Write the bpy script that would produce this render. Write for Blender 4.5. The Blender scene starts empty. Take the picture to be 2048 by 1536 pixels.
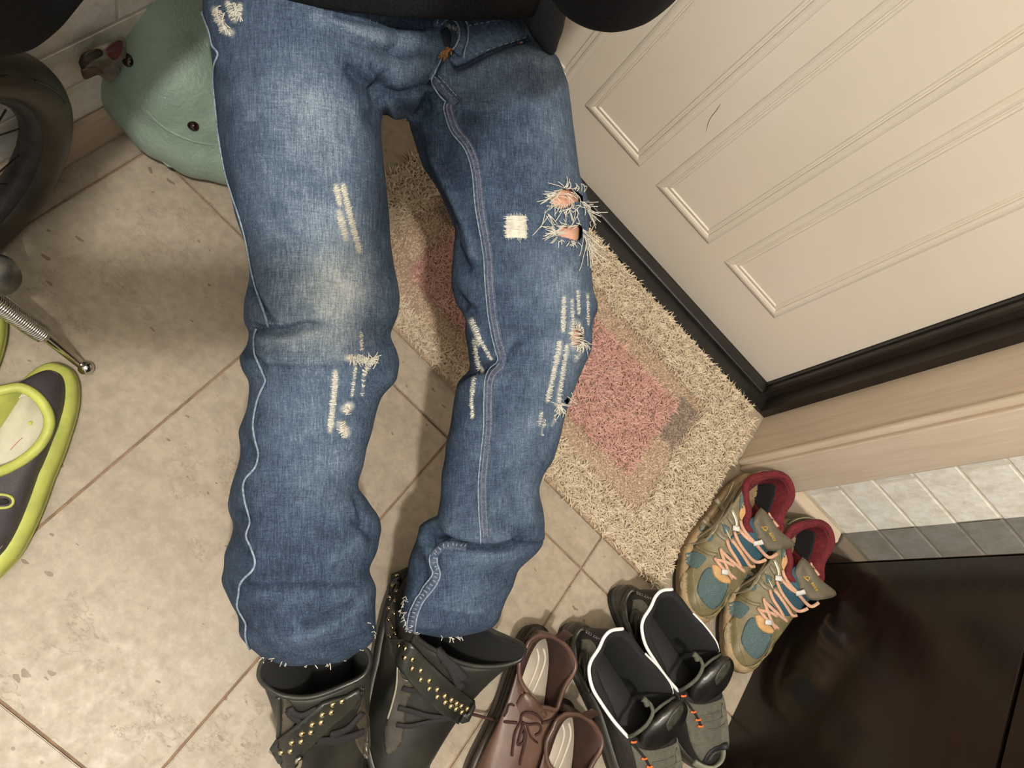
import bpy, bmesh, math, random
import numpy as np
from mathutils import Vector, Matrix
from mathutils.bvhtree import BVHTree
from mathutils.geometry import delaunay_2d_cdt
random.seed(7); rng = np.random.default_rng(7)
sc = bpy.context.scene
COL = sc.collection

# ------------------------------------------------------------------ camera, world, light, exposure
CAMR = np.array([[0.69424818, 0.56588161, 0.44474428],    # camera right, down and forward axes in the room
                 [0.70460346, -0.66041032, -0.25960002],
                 [0.14681083, 0.49359526, -0.8572108]])
FPX, CAMZ = 1414.04, 1.0
cd = bpy.data.cameras.new('camera'); cam = bpy.data.objects.new('camera', cd); COL.objects.link(cam)
cd.sensor_width = 36.0; cd.lens = 36.0 * FPX / 2048.0; cd.clip_start = 0.003; cd.clip_end = 30
mw = Matrix.Identity(4)
for i in range(3):
    mw[i][0] = CAMR[0][i]; mw[i][1] = -CAMR[1][i]; mw[i][2] = -CAMR[2][i]
mw[2][3] = CAMZ
cam.matrix_world = mw
sc.camera = cam
w = bpy.data.worlds.new('world'); sc.world = w; w.use_nodes = True
w.node_tree.nodes['Background'].inputs[0].default_value = (0.95, 0.96, 1.0, 1)
w.node_tree.nodes['Background'].inputs[1].default_value = 0.82
LAMP = (0.22, -0.50, 2.3)
ld = bpy.data.lights.new('ceiling_lamp_light', 'POINT'); ld.energy = 118; ld.shadow_soft_size = 0.045
ld.color = (1.0, 0.95, 0.87)
lo = bpy.data.objects.new('ceiling_lamp_light', ld); COL.objects.link(lo); lo.location = LAMP
sc.view_settings.view_transform = 'Standard'; sc.view_settings.look = 'None'
sc.view_settings.exposure = 0.16; sc.view_settings.gamma = 1.0; sc.view_settings.use_curve_mapping = False

# ------------------------------------------------------------------ helpers
def ray(u, v):
    return CAMR.T @ np.array([(u - 1024) / FPX, (v - 768) / FPX, 1.0])
def F(u, v, z=0.0):                 # the point at height z seen along a line of sight
    d = ray(u, v); return np.array([0, 0, CAMZ]) + d * ((z - CAMZ) / d[2])
def W(u, v, Z):                     # the point at distance Z in front of the viewer
    return np.array([0, 0, CAMZ]) + ray(u, v) * Z
def proj(P):
    q = (np.asarray(P) - np.array([0, 0, CAMZ])) @ CAMR.T
    return 1024 + FPX * q[..., 0] / q[..., 2], 768 + FPX * q[..., 1] / q[..., 2]
def s2l(c):
    return tuple((x / 255 / 12.92 if x / 255 <= 0.04045 else ((x / 255 + 0.055) / 1.055) ** 2.4) for x in c)
def mesh(name, verts, faces, mat=None, parent=None, smooth=True):
    me = bpy.data.meshes.new(name)
    me.from_pydata([tuple(map(float, v)) for v in verts], [], [tuple(map(int, f)) for f in faces]); me.update()
    if smooth: me.polygons.foreach_set('use_smooth', [True] * len(me.polygons))
    o = bpy.data.objects.new(name, me); COL.objects.link(o)
    if mat: me.materials.append(mat)
    if parent: o.parent = parent; o.matrix_parent_inverse = parent.matrix_world.inverted()
    return o
def empty(name, loc, rz=0):
    o = bpy.data.objects.new(name, None); COL.objects.link(o); o.location = loc; o.rotation_euler = (0, 0, rz)
    o.matrix_world = Matrix.Translation(Vector(loc)) @ Matrix.Rotation(rz, 4, 'Z'); o.empty_display_size = .05
    return o
def tag(o, label, cat, group=None):
    o['label'] = label; o['category'] = cat
    if group: o['group'] = group
    return o
def struct(o): o['kind'] = 'structure'; return o
def stuff(o): o['kind'] = 'stuff'; return o
def bake(o):                        # apply modifiers
    dg = bpy.context.evaluated_depsgraph_get(); dg.update()
    me = bpy.data.meshes.new_from_object(o.evaluated_get(dg)); o.modifiers.clear(); o.data = me
    return o
def solid(o, t, off=-1, mo=0):
    m = o.modifiers.new('s', 'SOLIDIFY'); m.thickness = t; m.offset = off; m.material_offset = mo; m.material_offset_rim = 0
    return bake(o)
def bevel(o, wd, seg=2, ang=40):
    m = o.modifiers.new('b', 'BEVEL'); m.width = wd; m.segments = seg; m.limit_method = 'ANGLE'; m.angle_limit = math.radians(ang)
    return bake(o)
def box(name, a, b, mat, parent=None, bw=0.0, seg=2):
    x0, y0, z0 = a; x1, y1, z1 = b
    V = [(x0,y0,z0),(x1,y0,z0),(x1,y1,z0),(x0,y1,z0),(x0,y0,z1),(x1,y0,z1),(x1,y1,z1),(x0,y1,z1)]
    Fc = [(3,2,1,0),(4,5,6,7),(0,1,5,4),(1,2,6,5),(2,3,7,6),(3,0,4,7)]
    o = mesh(name, V, Fc, mat, parent, smooth=False)
    if bw: bevel(o, bw, seg)
    return o
def catmull(P, n):                  # smooth curve through points, n samples
    P = np.array(P, float)
    if len(P) < 3:
        t = np.linspace(0, 1, n)[:, None]; return P[0] * (1 - t) + P[-1] * t
    d = np.r_[0, np.cumsum(np.linalg.norm(np.diff(P, axis=0), axis=1) + 1e-9)]
    Q = np.vstack([2 * P[0] - P[1], P, 2 * P[-1] - P[-2]])
    out = []
    for s in np.linspace(0, d[-1], n):
        i = min(max(np.searchsorted(d, s) - 1, 0), len(P) - 2); t = (s - d[i]) / (d[i + 1] - d[i])
        a, b, c, e = Q[i], Q[i + 1], Q[i + 2], Q[i + 3]
        out.append(.5 * ((2 * b) + (-a + c) * t + (2 * a - 5 * b + 4 * c - e) * t * t + (-a + 3 * b - 3 * c + e) * t ** 3))
    return np.array(out)
def loft(rings, caps=(1, 1), closed=True):
    n = len(rings[0]); V = [p for r in rings for p in r]; Fc = []
    for i in range(len(rings) - 1):
        for j in range(n if closed else n - 1):
            k = (j + 1) % n; Fc.append((i * n + j, i * n + k, (i + 1) * n + k, (i + 1) * n + j))
    if caps[0]: V.append(np.mean(rings[0], axis=0)); c = len(V) - 1; Fc += [(c, (j + 1) % n, j) for j in range(n)]
    if caps[1]: V.append(np.mean(rings[-1], axis=0)); c = len(V) - 1; b = (len(rings) - 1) * n; Fc += [(c, b + j, b + (j + 1) % n) for j in range(n)]
    return V, Fc
def merge(parts):
    V, Fc = [], []
    for v, f in parts:
        b = len(V); V += list(v); Fc += [tuple(i + b for i in q) for q in f]
    return V, Fc
def tube(P, r, n=8, caps=True, flat=1.0, nrm=None):   # round (or flattened) tube along points
    P = np.array(P, float); m = len(P); R_ = np.full(m, r) if np.isscalar(r) else np.array(r, float)
    T = np.gradient(P, axis=0); T /= np.linalg.norm(T, axis=1)[:, None] + 1e-12
    rings = []; ref = None
    for i in range(m):
        t = T[i]
        if nrm is not None: up = np.array(nrm[i])
        else:
            if ref is None: ref = np.array([0, 0, 1.]) if abs(t[2]) < .9 else np.array([1., 0, 0])
            up = ref
        a = np.cross(up, t); a /= np.linalg.norm(a) + 1e-12; b = np.cross(t, a)
        if nrm is None: ref = b
        ang = np.linspace(0, 2 * np.pi, n, endpoint=False)
        rings.append([P[i] + R_[i] * (math.cos(x) * a + flat * math.sin(x) * b) for x in ang])
    return loft(rings, (caps, caps))
def ball(c, r, nu=16, nv=10, M3=None):
    r = np.array([r, r, r] if np.isscalar(r) else r, float); V = []; Fc = []
    for i in range(nv + 1):
        th = math.pi * i / nv
        for j in range(nu):
            ph = 2 * math.pi * j / nu
            p = np.array([math.sin(th) * math.cos(ph), math.sin(th) * math.sin(ph), math.cos(th)]) * r
            V.append(np.array(c) + (M3 @ p if M3 is not None else p))
    for i in range(nv):
        for j in range(nu):
            k = (j + 1) % nu; Fc.append((i * nu + j, (i + 1) * nu + j, (i + 1) * nu + k, i * nu + k))
    return V, Fc
def capsule(P, r, n=14, step=.012):
    L = sum(np.linalg.norm(np.subtract(P[i + 1], P[i])) for i in range(len(P) - 1))
    m = max(4, int(L / step)); C = catmull(P, m)
    d = np.r_[0, np.cumsum(np.linalg.norm(np.diff(np.array(P, float), axis=0), axis=1))]
    R_ = np.interp(np.linspace(0, d[-1], m), d, r)
    return merge([tube(C, R_, n), ball(C[0], R_[0] * .99), ball(C[-1], R_[-1] * .99)])
def remesh(name, parts, vox, mat, parent=None, smooth=4, sub=0):
    V, Fc = merge(parts); o = mesh(name, V, Fc, mat)
    m = o.modifiers.new('r', 'REMESH'); m.mode = 'VOXEL'; m.voxel_size = vox
    if smooth: m = o.modifiers.new('s', 'SMOOTH'); m.iterations = smooth; m.factor = .5
    if sub: m = o.modifiers.new('u', 'SUBSURF'); m.levels = sub; m.render_levels = sub
    bake(o); o.data.polygons.foreach_set('use_smooth', [True] * len(o.data.polygons))
    if mat and not o.data.materials: o.data.materials.append(mat)
    if parent: o.parent = parent; o.matrix_parent_inverse = parent.matrix_world.inverted()
    return o
def getv(o):
    a = np.empty(len(o.data.vertices) * 3); o.data.vertices.foreach_get('co', a); a = a.reshape(-1, 3)
    M4 = np.array(o.matrix_world); return a @ M4[:3, :3].T + M4[:3, 3]
def bvh_of(objs):
    V, Fc = [], []
    for o in objs:
        b = len(V); V += [tuple(p) for p in getv(o)]; Fc += [tuple(i + b for i in p.vertices) for p in o.data.polygons]
    return BVHTree.FromPolygons(V, Fc)
EYE = Vector((0, 0, CAMZ))
def hit(bv, u, v):
    d = Vector(ray(u, v)); L = d.length; r = bv.ray_cast(EYE, d / L)
    if r[0] is None: return None
    n = r[1]
    if n.dot(d) > 0: n = -n
    return np.array(r[0]), np.array(n), r[3] / L
def lay(bv, P, lift, zmax=None):    # lay a curve of viewing directions on a surface, bridging gaps
    H = [hit(bv, *p) for p in P]; Z = [h[2] if h else np.nan for h in H]
    Z = np.array(Z); idx = np.arange(len(Z)); ok = ~np.isnan(Z)
    if not ok.any(): return None, None
    Z = np.interp(idx, idx[ok], Z[ok]); pts = []; nr = []
    for i, p in enumerate(P):
        n = H[i][1] if H[i] else -ray(*p) / np.linalg.norm(ray(*p)); q = W(p[0], p[1], Z[i])
        pts.append(q + n * lift); nr.append(n)
    return np.array(pts), np.array(nr)
def stroke(name, bv, px, wpx, mat, parent=None, lift=.001, flat=1.0, step=5, taper=False, n=8, raw=False, mn=4):
    px = np.array(px, float); L = np.linalg.norm(np.diff(px, axis=0), axis=1).sum(); m = max(mn, int(L / step))
    C = catmull(px, m); P, N = lay(bv, C, lift)
    if P is None: return None
    Zm = np.array([(q - np.array([0, 0, CAMZ])) @ CAMR[2] for q in P]); r = wpx / 2 * Zm / FPX
    if taper: r = r * np.interp(np.linspace(0, 1, m), [0, .15, .8, 1], [.5, 1, .9, .3])
    # smooth jumps
    for _ in range(2): P[1:-1] = (P[:-2] + 2 * P[1:-1] + P[2:]) / 4
    g = tube(P, r, n, True, flat, N)
    if raw: return g
    return mesh(name, g[0], g[1], mat, parent)
def cdt(outline, step, dens=True):  # triangulated interior of an outline
    out = []
    k = len(outline)
    for i in range(k):
        a = np.array(outline[i][:2], float); b = np.array(outline[(i + 1) % k][:2], float)
        m = max(1, int(np.linalg.norm(b - a) / step)) if dens else 1
        out += [a + (b - a) * t / m for t in range(m)]
    out = np.array(out); x0, y0 = out.min(0); x1, y1 = out.max(0); pts = [Vector(p) for p in out]; nb = len(pts)
    def inside(p):
        c = False; j = nb - 1
        for i in range(nb):
            if (out[i][1] > p[1]) != (out[j][1] > p[1]) and p[0] < (out[j][0] - out[i][0]) * (p[1] - out[i][1]) / (out[j][1] - out[i][1]) + out[i][0]: c = not c
            j = i
        return c
    r = 0
    for yy in np.arange(y0 + step / 2, y1, step * .87):
        r += 1
        for xx in np.arange(x0 + (step / 2 if r % 2 else 0), x1, step):
            if inside((xx, yy)) and np.min(np.hypot(out[:, 0] - xx, out[:, 1] - yy)) > step * .5: pts.append(Vector((xx, yy)))
    res = delaunay_2d_cdt(pts, [], [list(range(nb))], 1, 1e-5)
    return np.array([tuple(p) for p in res[0]]), [tuple(f) for f in res[2]], nb
def smooth_poly(P, n):
    P = [tuple(p) for p in P]; Q = catmull(P[-2:] + P + P[:3], 6 * n)
    Q = catmull(P + [P[0]], n + 1)[:-1]; return Q
def patch(name, bv, poly, mat, parent=None, lift=.0012, step=5, thick=.0012, rnd=True):
    if rnd: poly = smooth_poly(poly, max(12, 4 * len(poly)))
    P, Fc, nb = cdt(poly, step)
    L, N = lay_pts(bv, P, lift)
    if L is None: return None
    o = mesh(name, L, Fc, mat, parent)
    return fixn(solid_n(o, N, thick))
def lay_pts(bv, P, lift):
    H = [hit(bv, *p) for p in P]; Z = np.array([h[2] if h else np.nan for h in H]); ok = ~np.isnan(Z)
    if not ok.any(): return None, None
    for i in np.where(~ok)[0]:
        d = np.hypot(P[ok][:, 0] - P[i][0], P[ok][:, 1] - P[i][1]); Z[i] = Z[ok][np.argmin(d)]
    nr = np.array([H[i][1] if H[i] else -ray(*P[i]) / np.linalg.norm(ray(*P[i])) for i in range(len(P))])
    return np.array([W(P[i][0], P[i][1], Z[i]) for i in range(len(P))]) + nr * lift, nr
def solid_n(o, N, t):               # give a laid sheet thickness along its normals
    V = getv(o); Fc = [tuple(p.vertices) for p in o.data.polygons]; n = len(V)
    E = {}
    for f in Fc:
        for i in range(len(f)):
            a, b = f[i], f[(i + 1) % len(f)]; E[(a, b)] = 1
    B = [(a, b) for (a, b) in E if (b, a) not in E]
    V2 = list(V) + list(V - N * t); F2 = Fc + [tuple(i + n for i in reversed(f)) for f in Fc] + [(b, a, a + n, b + n) for a, b in B]
    mats = list(o.data.materials); nm = o.data.name; me = bpy.data.meshes.new(nm)
    inv = np.array(o.matrix_world.inverted()); V2 = np.array(V2) @ inv[:3, :3].T + inv[:3, 3]
    me.from_pydata([tuple(v) for v in V2], [], F2); me.update(); me.polygons.foreach_set('use_smooth', [True] * len(me.polygons))
    for m in mats: me.materials.append(m)
    o.data = me; return o
def fixn(o):
    bm = bmesh.new(); bm.from_mesh(o.data); bmesh.ops.recalc_face_normals(bm, faces=bm.faces); bm.to_mesh(o.data); bm.free(); return o
def sheet(name, outline, mat, parent=None, step=8, thick=.003, dome=0.0, rnd=True):
    """a thin solid piece: outline of (u, v, height) points, heights blended inside"""
    O = np.array(outline, float)
    if rnd: O = np.array(smooth_poly([tuple(o) for o in O], max(16, 4 * len(O))))
    P, Fc, nb = cdt([tuple(o) for o in O], step)
    V = []
    for i, p in enumerate(P):
        d = np.hypot(O[:, 0] - p[0], O[:, 1] - p[1]) + 1e-3; wgt = 1 / d ** 3; z = (O[:, 2] * wgt).sum() / wgt.sum()
        z += dome * min(1, d.min() / 25) ** .7 * 1.0
        V.append(F(p[0], p[1], z))
    V = np.array(V); o = mesh(name, V, Fc, mat, parent)
    N = np.tile(-ray(*P.mean(0)) / np.linalg.norm(ray(*P.mean(0))), (len(V), 1))
    return fixn(solid_n(o, N, thick))
def copy_tree(o, off, parent=None):
    c = o.copy(); COL.objects.link(c)
    if parent is None: c.location = Vector(o.location) + Vector(off)
    else: c.parent = parent; c.matrix_parent_inverse = o.matrix_parent_inverse.copy()
    if parent is not None and o.parent and o.parent.type != 'EMPTY': pass
    for ch in list(o.children): copy_tree(ch, off, c)
    return c
KIDS = {}
def inout(pts, P):                  # vectorised point in polygon
    x, y = P[:, 0], P[:, 1]; c = np.zeros(len(P), bool); n = len(pts); j = n - 1
    for i in range(n):
        xi, yi = pts[i]; xj, yj = pts[j]
        if yi != yj:
            k = ((yi > y) != (yj > y)) & (x < (xj - xi) * (y - yi) / (yj - yi) + xi); c ^= k
        j = i
    return c
def dseg(P, poly):                  # distance to a polyline
    D = np.full(len(P), 1e9)
    for a, b in zip(poly[:-1], poly[1:]):
        a = np.array(a, float); b = np.array(b, float); ab = b - a; t = np.clip(((P - a) @ ab) / (ab @ ab + 1e-9), 0, 1)
        D = np.minimum(D, np.linalg.norm(P - (a + t[:, None] * ab), axis=1))
    return D

# ------------------------------------------------------------------ materials
class NT:
    def __init__(s, name, col, rough=.6, metal=0, spec=.5, **kw):
        s.m = bpy.data.materials.new(name); s.m.use_nodes = True; s.t = s.m.node_tree; s.b = s.t.nodes['Principled BSDF']
        s.col = col if len(col) == 4 else (*s2l(col), 1)
        s.b.inputs['Base Color'].default_value = s.col; s.b.inputs['Roughness'].default_value = rough
        s.b.inputs['Metallic'].default_value = metal; s.b.inputs['Specular IOR Level'].default_value = spec
        for k, v in kw.items(): s.b.inputs[k.replace('_', ' ')].default_value = v
        s.co = None; s.h = None
    def n(s, t, **kw):
        q = s.t.nodes.new(t)
        for k, v in kw.items():
            if k in q.inputs: q.inputs[k].default_value = v
            else: setattr(q, k, v)
        return q
    def l(s, a, b): s.t.links.new(a, b)
    def coord(s, sc_=(1, 1, 1), rot=(0, 0, 0), rnd=False):
        tc = s.n('ShaderNodeTexCoord'); mp = s.n('ShaderNodeMapping'); mp.inputs['Scale'].default_value = sc_; mp.inputs['Rotation'].default_value = rot
        s.l(tc.outputs['Object'], mp.inputs[0])
        if rnd:
            oi = s.n('ShaderNodeObjectInfo'); mu = s.n('ShaderNodeVectorMath', operation='SCALE'); mu.inputs[0].default_value = (37, 53, 11)
            s.l(oi.outputs['Random'], mu.inputs['Scale']); s.l(mu.outputs[0], mp.inputs['Location'])
        return mp.outputs[0]
    def noise(s, scale, co=None, detail=4, rough=.6, dist=0):
        q = s.n('ShaderNodeTexNoise'); q.inputs['Scale'].default_value = scale; q.inputs['Detail'].default_value = detail
        q.inputs['Roughness'].default_value = rough; q.inputs['Distortion'].default_value = dist
        s.l(co if co is not None else s.coord(), q.inputs['Vector']); return q.outputs['Fac']
    def ramp(s, fac, stops):
        q = s.n('ShaderNodeValToRGB'); e = q.color_ramp.elements
        while len(e) < len(stops): e.new(.5)
        for i, (p, c) in enumerate(stops):
            e[i].position = p; e[i].color = (*s2l(c), 1) if max(c) > 1.01 else (*c[:3], 1)
        s.l(fac, q.inputs[0]); return q.outputs['Color']
    def mix(s, fac, a, b, mode='MIX'):
        q = s.n('ShaderNodeMix', data_type='RGBA', blend_type=mode)
        for sk, v in ((q.inputs[0], fac), (q.inputs[6], a), (q.inputs[7], b)):
            if isinstance(v, (int, float)): sk.default_value = v
            elif isinstance(v, tuple): sk.default_value = (*s2l(v), 1) if max(v) > 1.01 else (*v[:3], 1)
            else: s.l(v, sk)
        return q.outputs[2]
    def math(s, op, a, b=0.0, cl=False):
        q = s.n('ShaderNodeMath', operation=op); q.use_clamp = cl
        for sk, v in ((q.inputs[0], a), (q.inputs[1], b)):
            if isinstance(v, (int, float)): sk.default_value = v
            else: s.l(v, sk)
        return q.outputs[0]
    def color(s, c): s.l(c, s.b.inputs['Base Color']); return s
    def rough(s, c): s.l(c, s.b.inputs['Roughness']); return s
    def bump(s, h, st=.3, d=.002):
        q = s.n('ShaderNodeBump'); q.inputs['Strength'].default_value = st; q.inputs['Distance'].default_value = d
        s.l(h, q.inputs['Height']); s.l(q.outputs[0], s.b.inputs['Normal']); return s
def simple(name, c, rough=.6, var=.12, scale=40, bump=.2, bd=.001, metal=0, spec=.5, **kw):
    m = NT(name, c, rough, metal, spec, **kw); co = m.coord(); f = m.noise(scale, co)
    lo_ = tuple(max(0, x * (1 - var)) for x in c); hi = tuple(min(255, x * (1 + var)) for x in c)
    m.color(m.ramp(f, [(.3, tuple(max(1.02, x) for x in lo_)), (.7, tuple(max(1.02, x) for x in hi))]))
    if bump: m.bump(m.noise(scale * 4, co), bump, bd)
    return m.m

# travertine-look floor tile
def tile_mat():
    m = NT('travertine_tile', (180, 165, 145), .42, 0, .5)
    co = m.coord(rnd=True); co2 = m.coord((1, 2.2, 1), rnd=True)
    base = m.ramp(m.noise(5, co2, 6, .62, .6), [(.3, (168, 153, 134)), (.47, (182, 167, 147)), (.6, (190, 176, 157)), (.75, (178, 166, 150))])
    base = m.mix(m.math('MULTIPLY', m.noise(2.2, co, 2), .5), base, (172, 163, 148), 'MIX')
    mott = m.noise(70, co, 4, .7); base = m.mix(.35, base, m.ramp(mott, [(.36, (98, 94, 90)), (.62, (164, 161, 156))]), 'OVERLAY')
    # pits: sparse small dark specks and streaks
    vo = m.n('ShaderNodeTexVoronoi'); vo.inputs['Scale'].default_value = 34; vo.inputs['Randomness'].default_value = 1
    wb = m.n('ShaderNodeVectorMath', operation='ADD'); nz = m.n('ShaderNodeTexNoise'); nz.inputs['Scale'].default_value = 60; m.l(co, nz.inputs['Vector'])
    sc2 = m.n('ShaderNodeVectorMath', operation='SCALE'); sc2.inputs['Scale'].default_value = .02; m.l(nz.outputs['Color'], sc2.inputs[0])
    m.l(co2, wb.inputs[0]); m.l(sc2.outputs[0], wb.inputs[1]); m.l(wb.outputs[0], vo.inputs['Vector'])
    gate = m.noise(4.3, co, 2); sepa = m.n('ShaderNodeSeparateColor'); m.l(vo.outputs['Color'], sepa.inputs[0])
    size = m.math('MULTIPLY', m.math('SUBTRACT', m.math('MULTIPLY', sepa.outputs[0], m.math('ADD', gate, .19)), .33), .5)
    pit = m.math('LESS_THAN', vo.outputs['Distance'], size)
    cracks = m.n('ShaderNodeTexNoise'); cracks.inputs['Scale'].default_value = 7; cracks.inputs['Detail'].default_value = 9; cracks.inputs['Roughness'].default_value = .7; m.l(co2, cracks.inputs['Vector'])
    cr = m.math('LESS_THAN', m.math('ABSOLUTE', m.math('SUBTRACT', cracks.outputs['Fac'], .5)), .0045)
    cr = m.math('MULTIPLY', cr, m.math('GREATER_THAN', m.noise(6, co, 1), .55))
    k = m.math('MAXIMUM', pit, m.math('MULTIPLY', cr, .6))
    m.color(m.mix(m.math('MULTIPLY', k, .8), base, (116, 98, 80)))
    m.rough(m.ramp(m.noise(90, co, 3), [(.3, (.38, .38, .38)), (.7, (.54, .54, .54))]))
    h = m.math('SUBTRACT', m.math('MULTIPLY', mott, .6), m.math('MULTIPLY', k, 2.0)); m.bump(h, .30, .0012)
    return m.m
M_tile = tile_mat()
M_grout = simple('grout', (140, 116, 95), .9, .15, 60, .4)
def brick_mat():
    m = NT('white_brick_wallpaper', (205, 202, 192), .75, 0, .3); co = m.coord(rnd=True)
    f = m.noise(30, co, 6, .7); m.color(m.ramp(f, [(.35, (222, 216, 202)), (.5, (236, 232, 222)), (.65, (247, 245, 238))]))
    m.bump(m.noise(55, co, 6, .75), .6, .004); return m.m
M_brick = brick_mat(); M_brick.node_tree.nodes['Principled BSDF'].inputs['Roughness'].default_value = .95; M_brick.node_tree.nodes['Principled BSDF'].inputs['Specular IOR Level'].default_value = .1
M_mortar = simple('wallpaper_joint', (214, 207, 192), .85, .06, 40, .4)
M_ceil = simple('ceiling_paint', (225, 222, 214), .9, .03, 5, .1)
def door_mat():
    m = NT('door_paint', (196, 184, 168), .42, 0, .4); co = m.coord(); f = m.noise(3, co, 3)
    c = m.ramp(f, [(.3, (214, 204, 186)), (.7, (222, 211, 197))])
    sm = m.math('GREATER_THAN', m.noise(9, co, 5, .7), .74); m.color(m.mix(m.math('MULTIPLY', sm, .25), c, (140, 128, 108)))
    m.bump(m.noise(160, co, 2), .06, .0005); return m.m
M_door = door_mat()
M_frame = simple('black_brown_frame', (33, 27, 23), .45, .25, 12, .1, spec=.35)
M_thresh = simple('black_threshold', (26, 24, 22), .38, .3, 30, .15)
M_seal = simple('rubber_seal', (20, 19, 18), .5, .2, 30, .1)
def wood(name, c1, c2, rough=.45, sx=(3, 40, 40)):
    m = NT(name, c1, rough, 0, .45); co = m.coord(sx); f = m.noise(2.2, co, 5, .65, .6)
    m.color(m.ramp(f, [(.3, c1), (.7, c2)])); m.bump(m.noise(4, co, 4), .12, .001); return m.m
M_casing = wood('pale_ash_laminate', (198, 180, 158), (216, 200, 180), .45, (40, 40, 3))
M_skirt = wood('pale_skirting', (196, 177, 156), (212, 195, 174), .45, (3, 40, 40))
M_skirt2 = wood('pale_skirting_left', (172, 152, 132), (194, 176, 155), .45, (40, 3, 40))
M_ward = NT('dark_gloss_wardrobe', (27, 20, 17), .16, 0, .4); _c = M_ward.coord((2, 2, 14))
M_ward.color(M_ward.ramp(M_ward.noise(3, _c, 4), [(.3, (22, 17, 14)), (.7, (34, 26, 22))])); M_ward.rough(M_ward.ramp(M_ward.noise(8, _c, 3), [(.3, (.14, .14, .14)), (.7, (.24, .24, .24))])); M_ward = M_ward.m

# ------------------------------------------------------------------ setting: floor with its tiles
XL, XW = -0.49, 0.826
TX0, TY0, TW, TL = -0.4435, -0.164, 0.2985, 0.591
floor = struct(mesh('floor', [(-.7, -3.2, -.004), (1.6, -3.2, -.004), (1.6, 1.3, -.004), (-.7, 1.3, -.004)], [(0, 1, 2, 3)], M_grout))
def tile_mesh(wd, ln, seed):
    g = .0018; bm = bmesh.new(); bmesh.ops.create_cube(bm, size=1)
    bmesh.ops.scale(bm, vec=(wd - 2 * g, ln - 2 * g, .01), verts=bm.verts); bmesh.ops.translate(bm, vec=(0, 0, -.005), verts=bm.verts)
    bmesh.ops.bevel(bm, geom=[e for e in bm.edges if all(v.co.z > -.001 for v in e.verts)], offset=.0012, segments=2, affect='EDGES')
    me = bpy.data.meshes.new('tile'); bm.to_mesh(me); bm.free(); me.materials.append(M_tile); return me
TM = tile_mesh(TW, TL, 0)
for i in range(-1, 6):
    for j in range(-5, 3):
        o = bpy.data.objects.new('tile', TM); COL.objects.link(o); o.parent = floor
        o.location = (TX0 + TW * (i + .5), TY0 + TL * (j + .5), 0)
# walls
def brick_wall(name, org, ax, length, z0, z1, nrm, bh=.0715, bl=.215, off=0.0, wall=None):
    """brick-relief wallpaper: every brick a shallow proud piece"""
    V = []
    ax = Vector(ax); nrm = Vector(nrm); org = Vector(org)
    me = bpy.data.meshes.new('brick'); bm = bmesh.new(); bmesh.ops.create_cube(bm, size=1)
    bmesh.ops.scale(bm, vec=(bl - .004, bh - .004, .0009), verts=bm.verts)
    bmesh.ops.bevel(bm, geom=[e for e in bm.edges if all(v.co.z > 0 for v in e.verts)], offset=.0016, segments=2, affect='EDGES')
    bm.to_mesh(me); bm.free(); me.materials.append(M_brick)
    rot = Matrix((ax, Vector((0, 0, 1)), nrm)).transposed().to_4x4()
    halves = {}
    r = 0; z = z0
    while z + bh < z1 + .001:
        s = off + (bl / 2 if r % 2 else 0) - bl
        while s < length:
            a, b = max(s, 0), min(s + bl, length)
            if b - a > .02:
                o = bpy.data.objects.new('brick', me); COL.objects.link(o); o.parent = wall
                c = org + ax * ((a + b) / 2) + Vector((0, 0, z + bh / 2))
                o.matrix_basis = Matrix.Translation(c) @ rot @ Matrix.Diagonal((max(.05, (b - a - .007) / (bl - .007)), 1, 1, 1))
            s += bl
        z += bh; r += 1
WZ = 2.5
wl = struct(box('wall_left', (XL - .12, -3.2, 0), (XL, 1.3, WZ), M_mortar))
brick_wall('b', (XL + .0006, -.5, 0), (0, 1, 0), 1.45, .067 - .0715 * 0, 1.15, (1, 0, 0), off=.06, wall=wl)
wd_ = struct(box('wall_door', (.6165, .8255, 0), (1.6, 1.3, WZ), M_mortar))
brick_wall('b', (.69, .8244, 0), (1, 0, 0), .16, .0655, 1.2, (0, -1, 0), off=.03, wall=wd_)
struct(box('wall_corner', (XL, .94, 0), (-.43, 1.3, WZ), M_mortar))
struct(box('wall_above_door', (-.43, .94, 2.06), (.60, 1.3, WZ), M_mortar))
struct(box('ceiling', (-.7, -3.2, WZ), (1.6, 1.3, WZ + .1), M_ceil))
struct(bevel(box('baseboard_left', (XL, -3.2, 0), (XL + .012, .94, .068), M_skirt2), .004, 3))
struct(bevel(box('baseboard_door', (.690, .797, 0), (XW, .825, .064), M_skirt), .006, 3))
# casing: reveal board, bead and face board
cs = struct(bevel(box('trim_1', (.601, .812, 0), (.622, .935, 2.1), M_casing), .002))
struct(bevel(box('trim_2', (.598, .806, 0), (.612, .818, 2.1), M_casing), .005, 3))
struct(bevel(box('trim_3', (.610, .799, 0), (.690, .826, 2.1), M_casing), .003))
# door frame and threshold
fr = struct(box('trim_4', (.585, .932, 0), (.602, 1.06, 2.08), M_frame, bw=.002))
fr2 = struct(box('trim_5', (.5685, .972, 0), (.590, 1.06, 2.06), M_frame, bw=.004))
struct(box('trim_6', (-.45, .935, 0), (-.43, 1.06, 2.08), M_frame, bw=.002))
th = struct(box('trim_7', (-.43, .932, -.004), (.586, 1.06, .006), M_thresh, bw=.002))
struct(box('trim_8', (-.43, .962, 0), (.566, .986, .016), M_thresh, bw=.005, seg=3))
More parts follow.
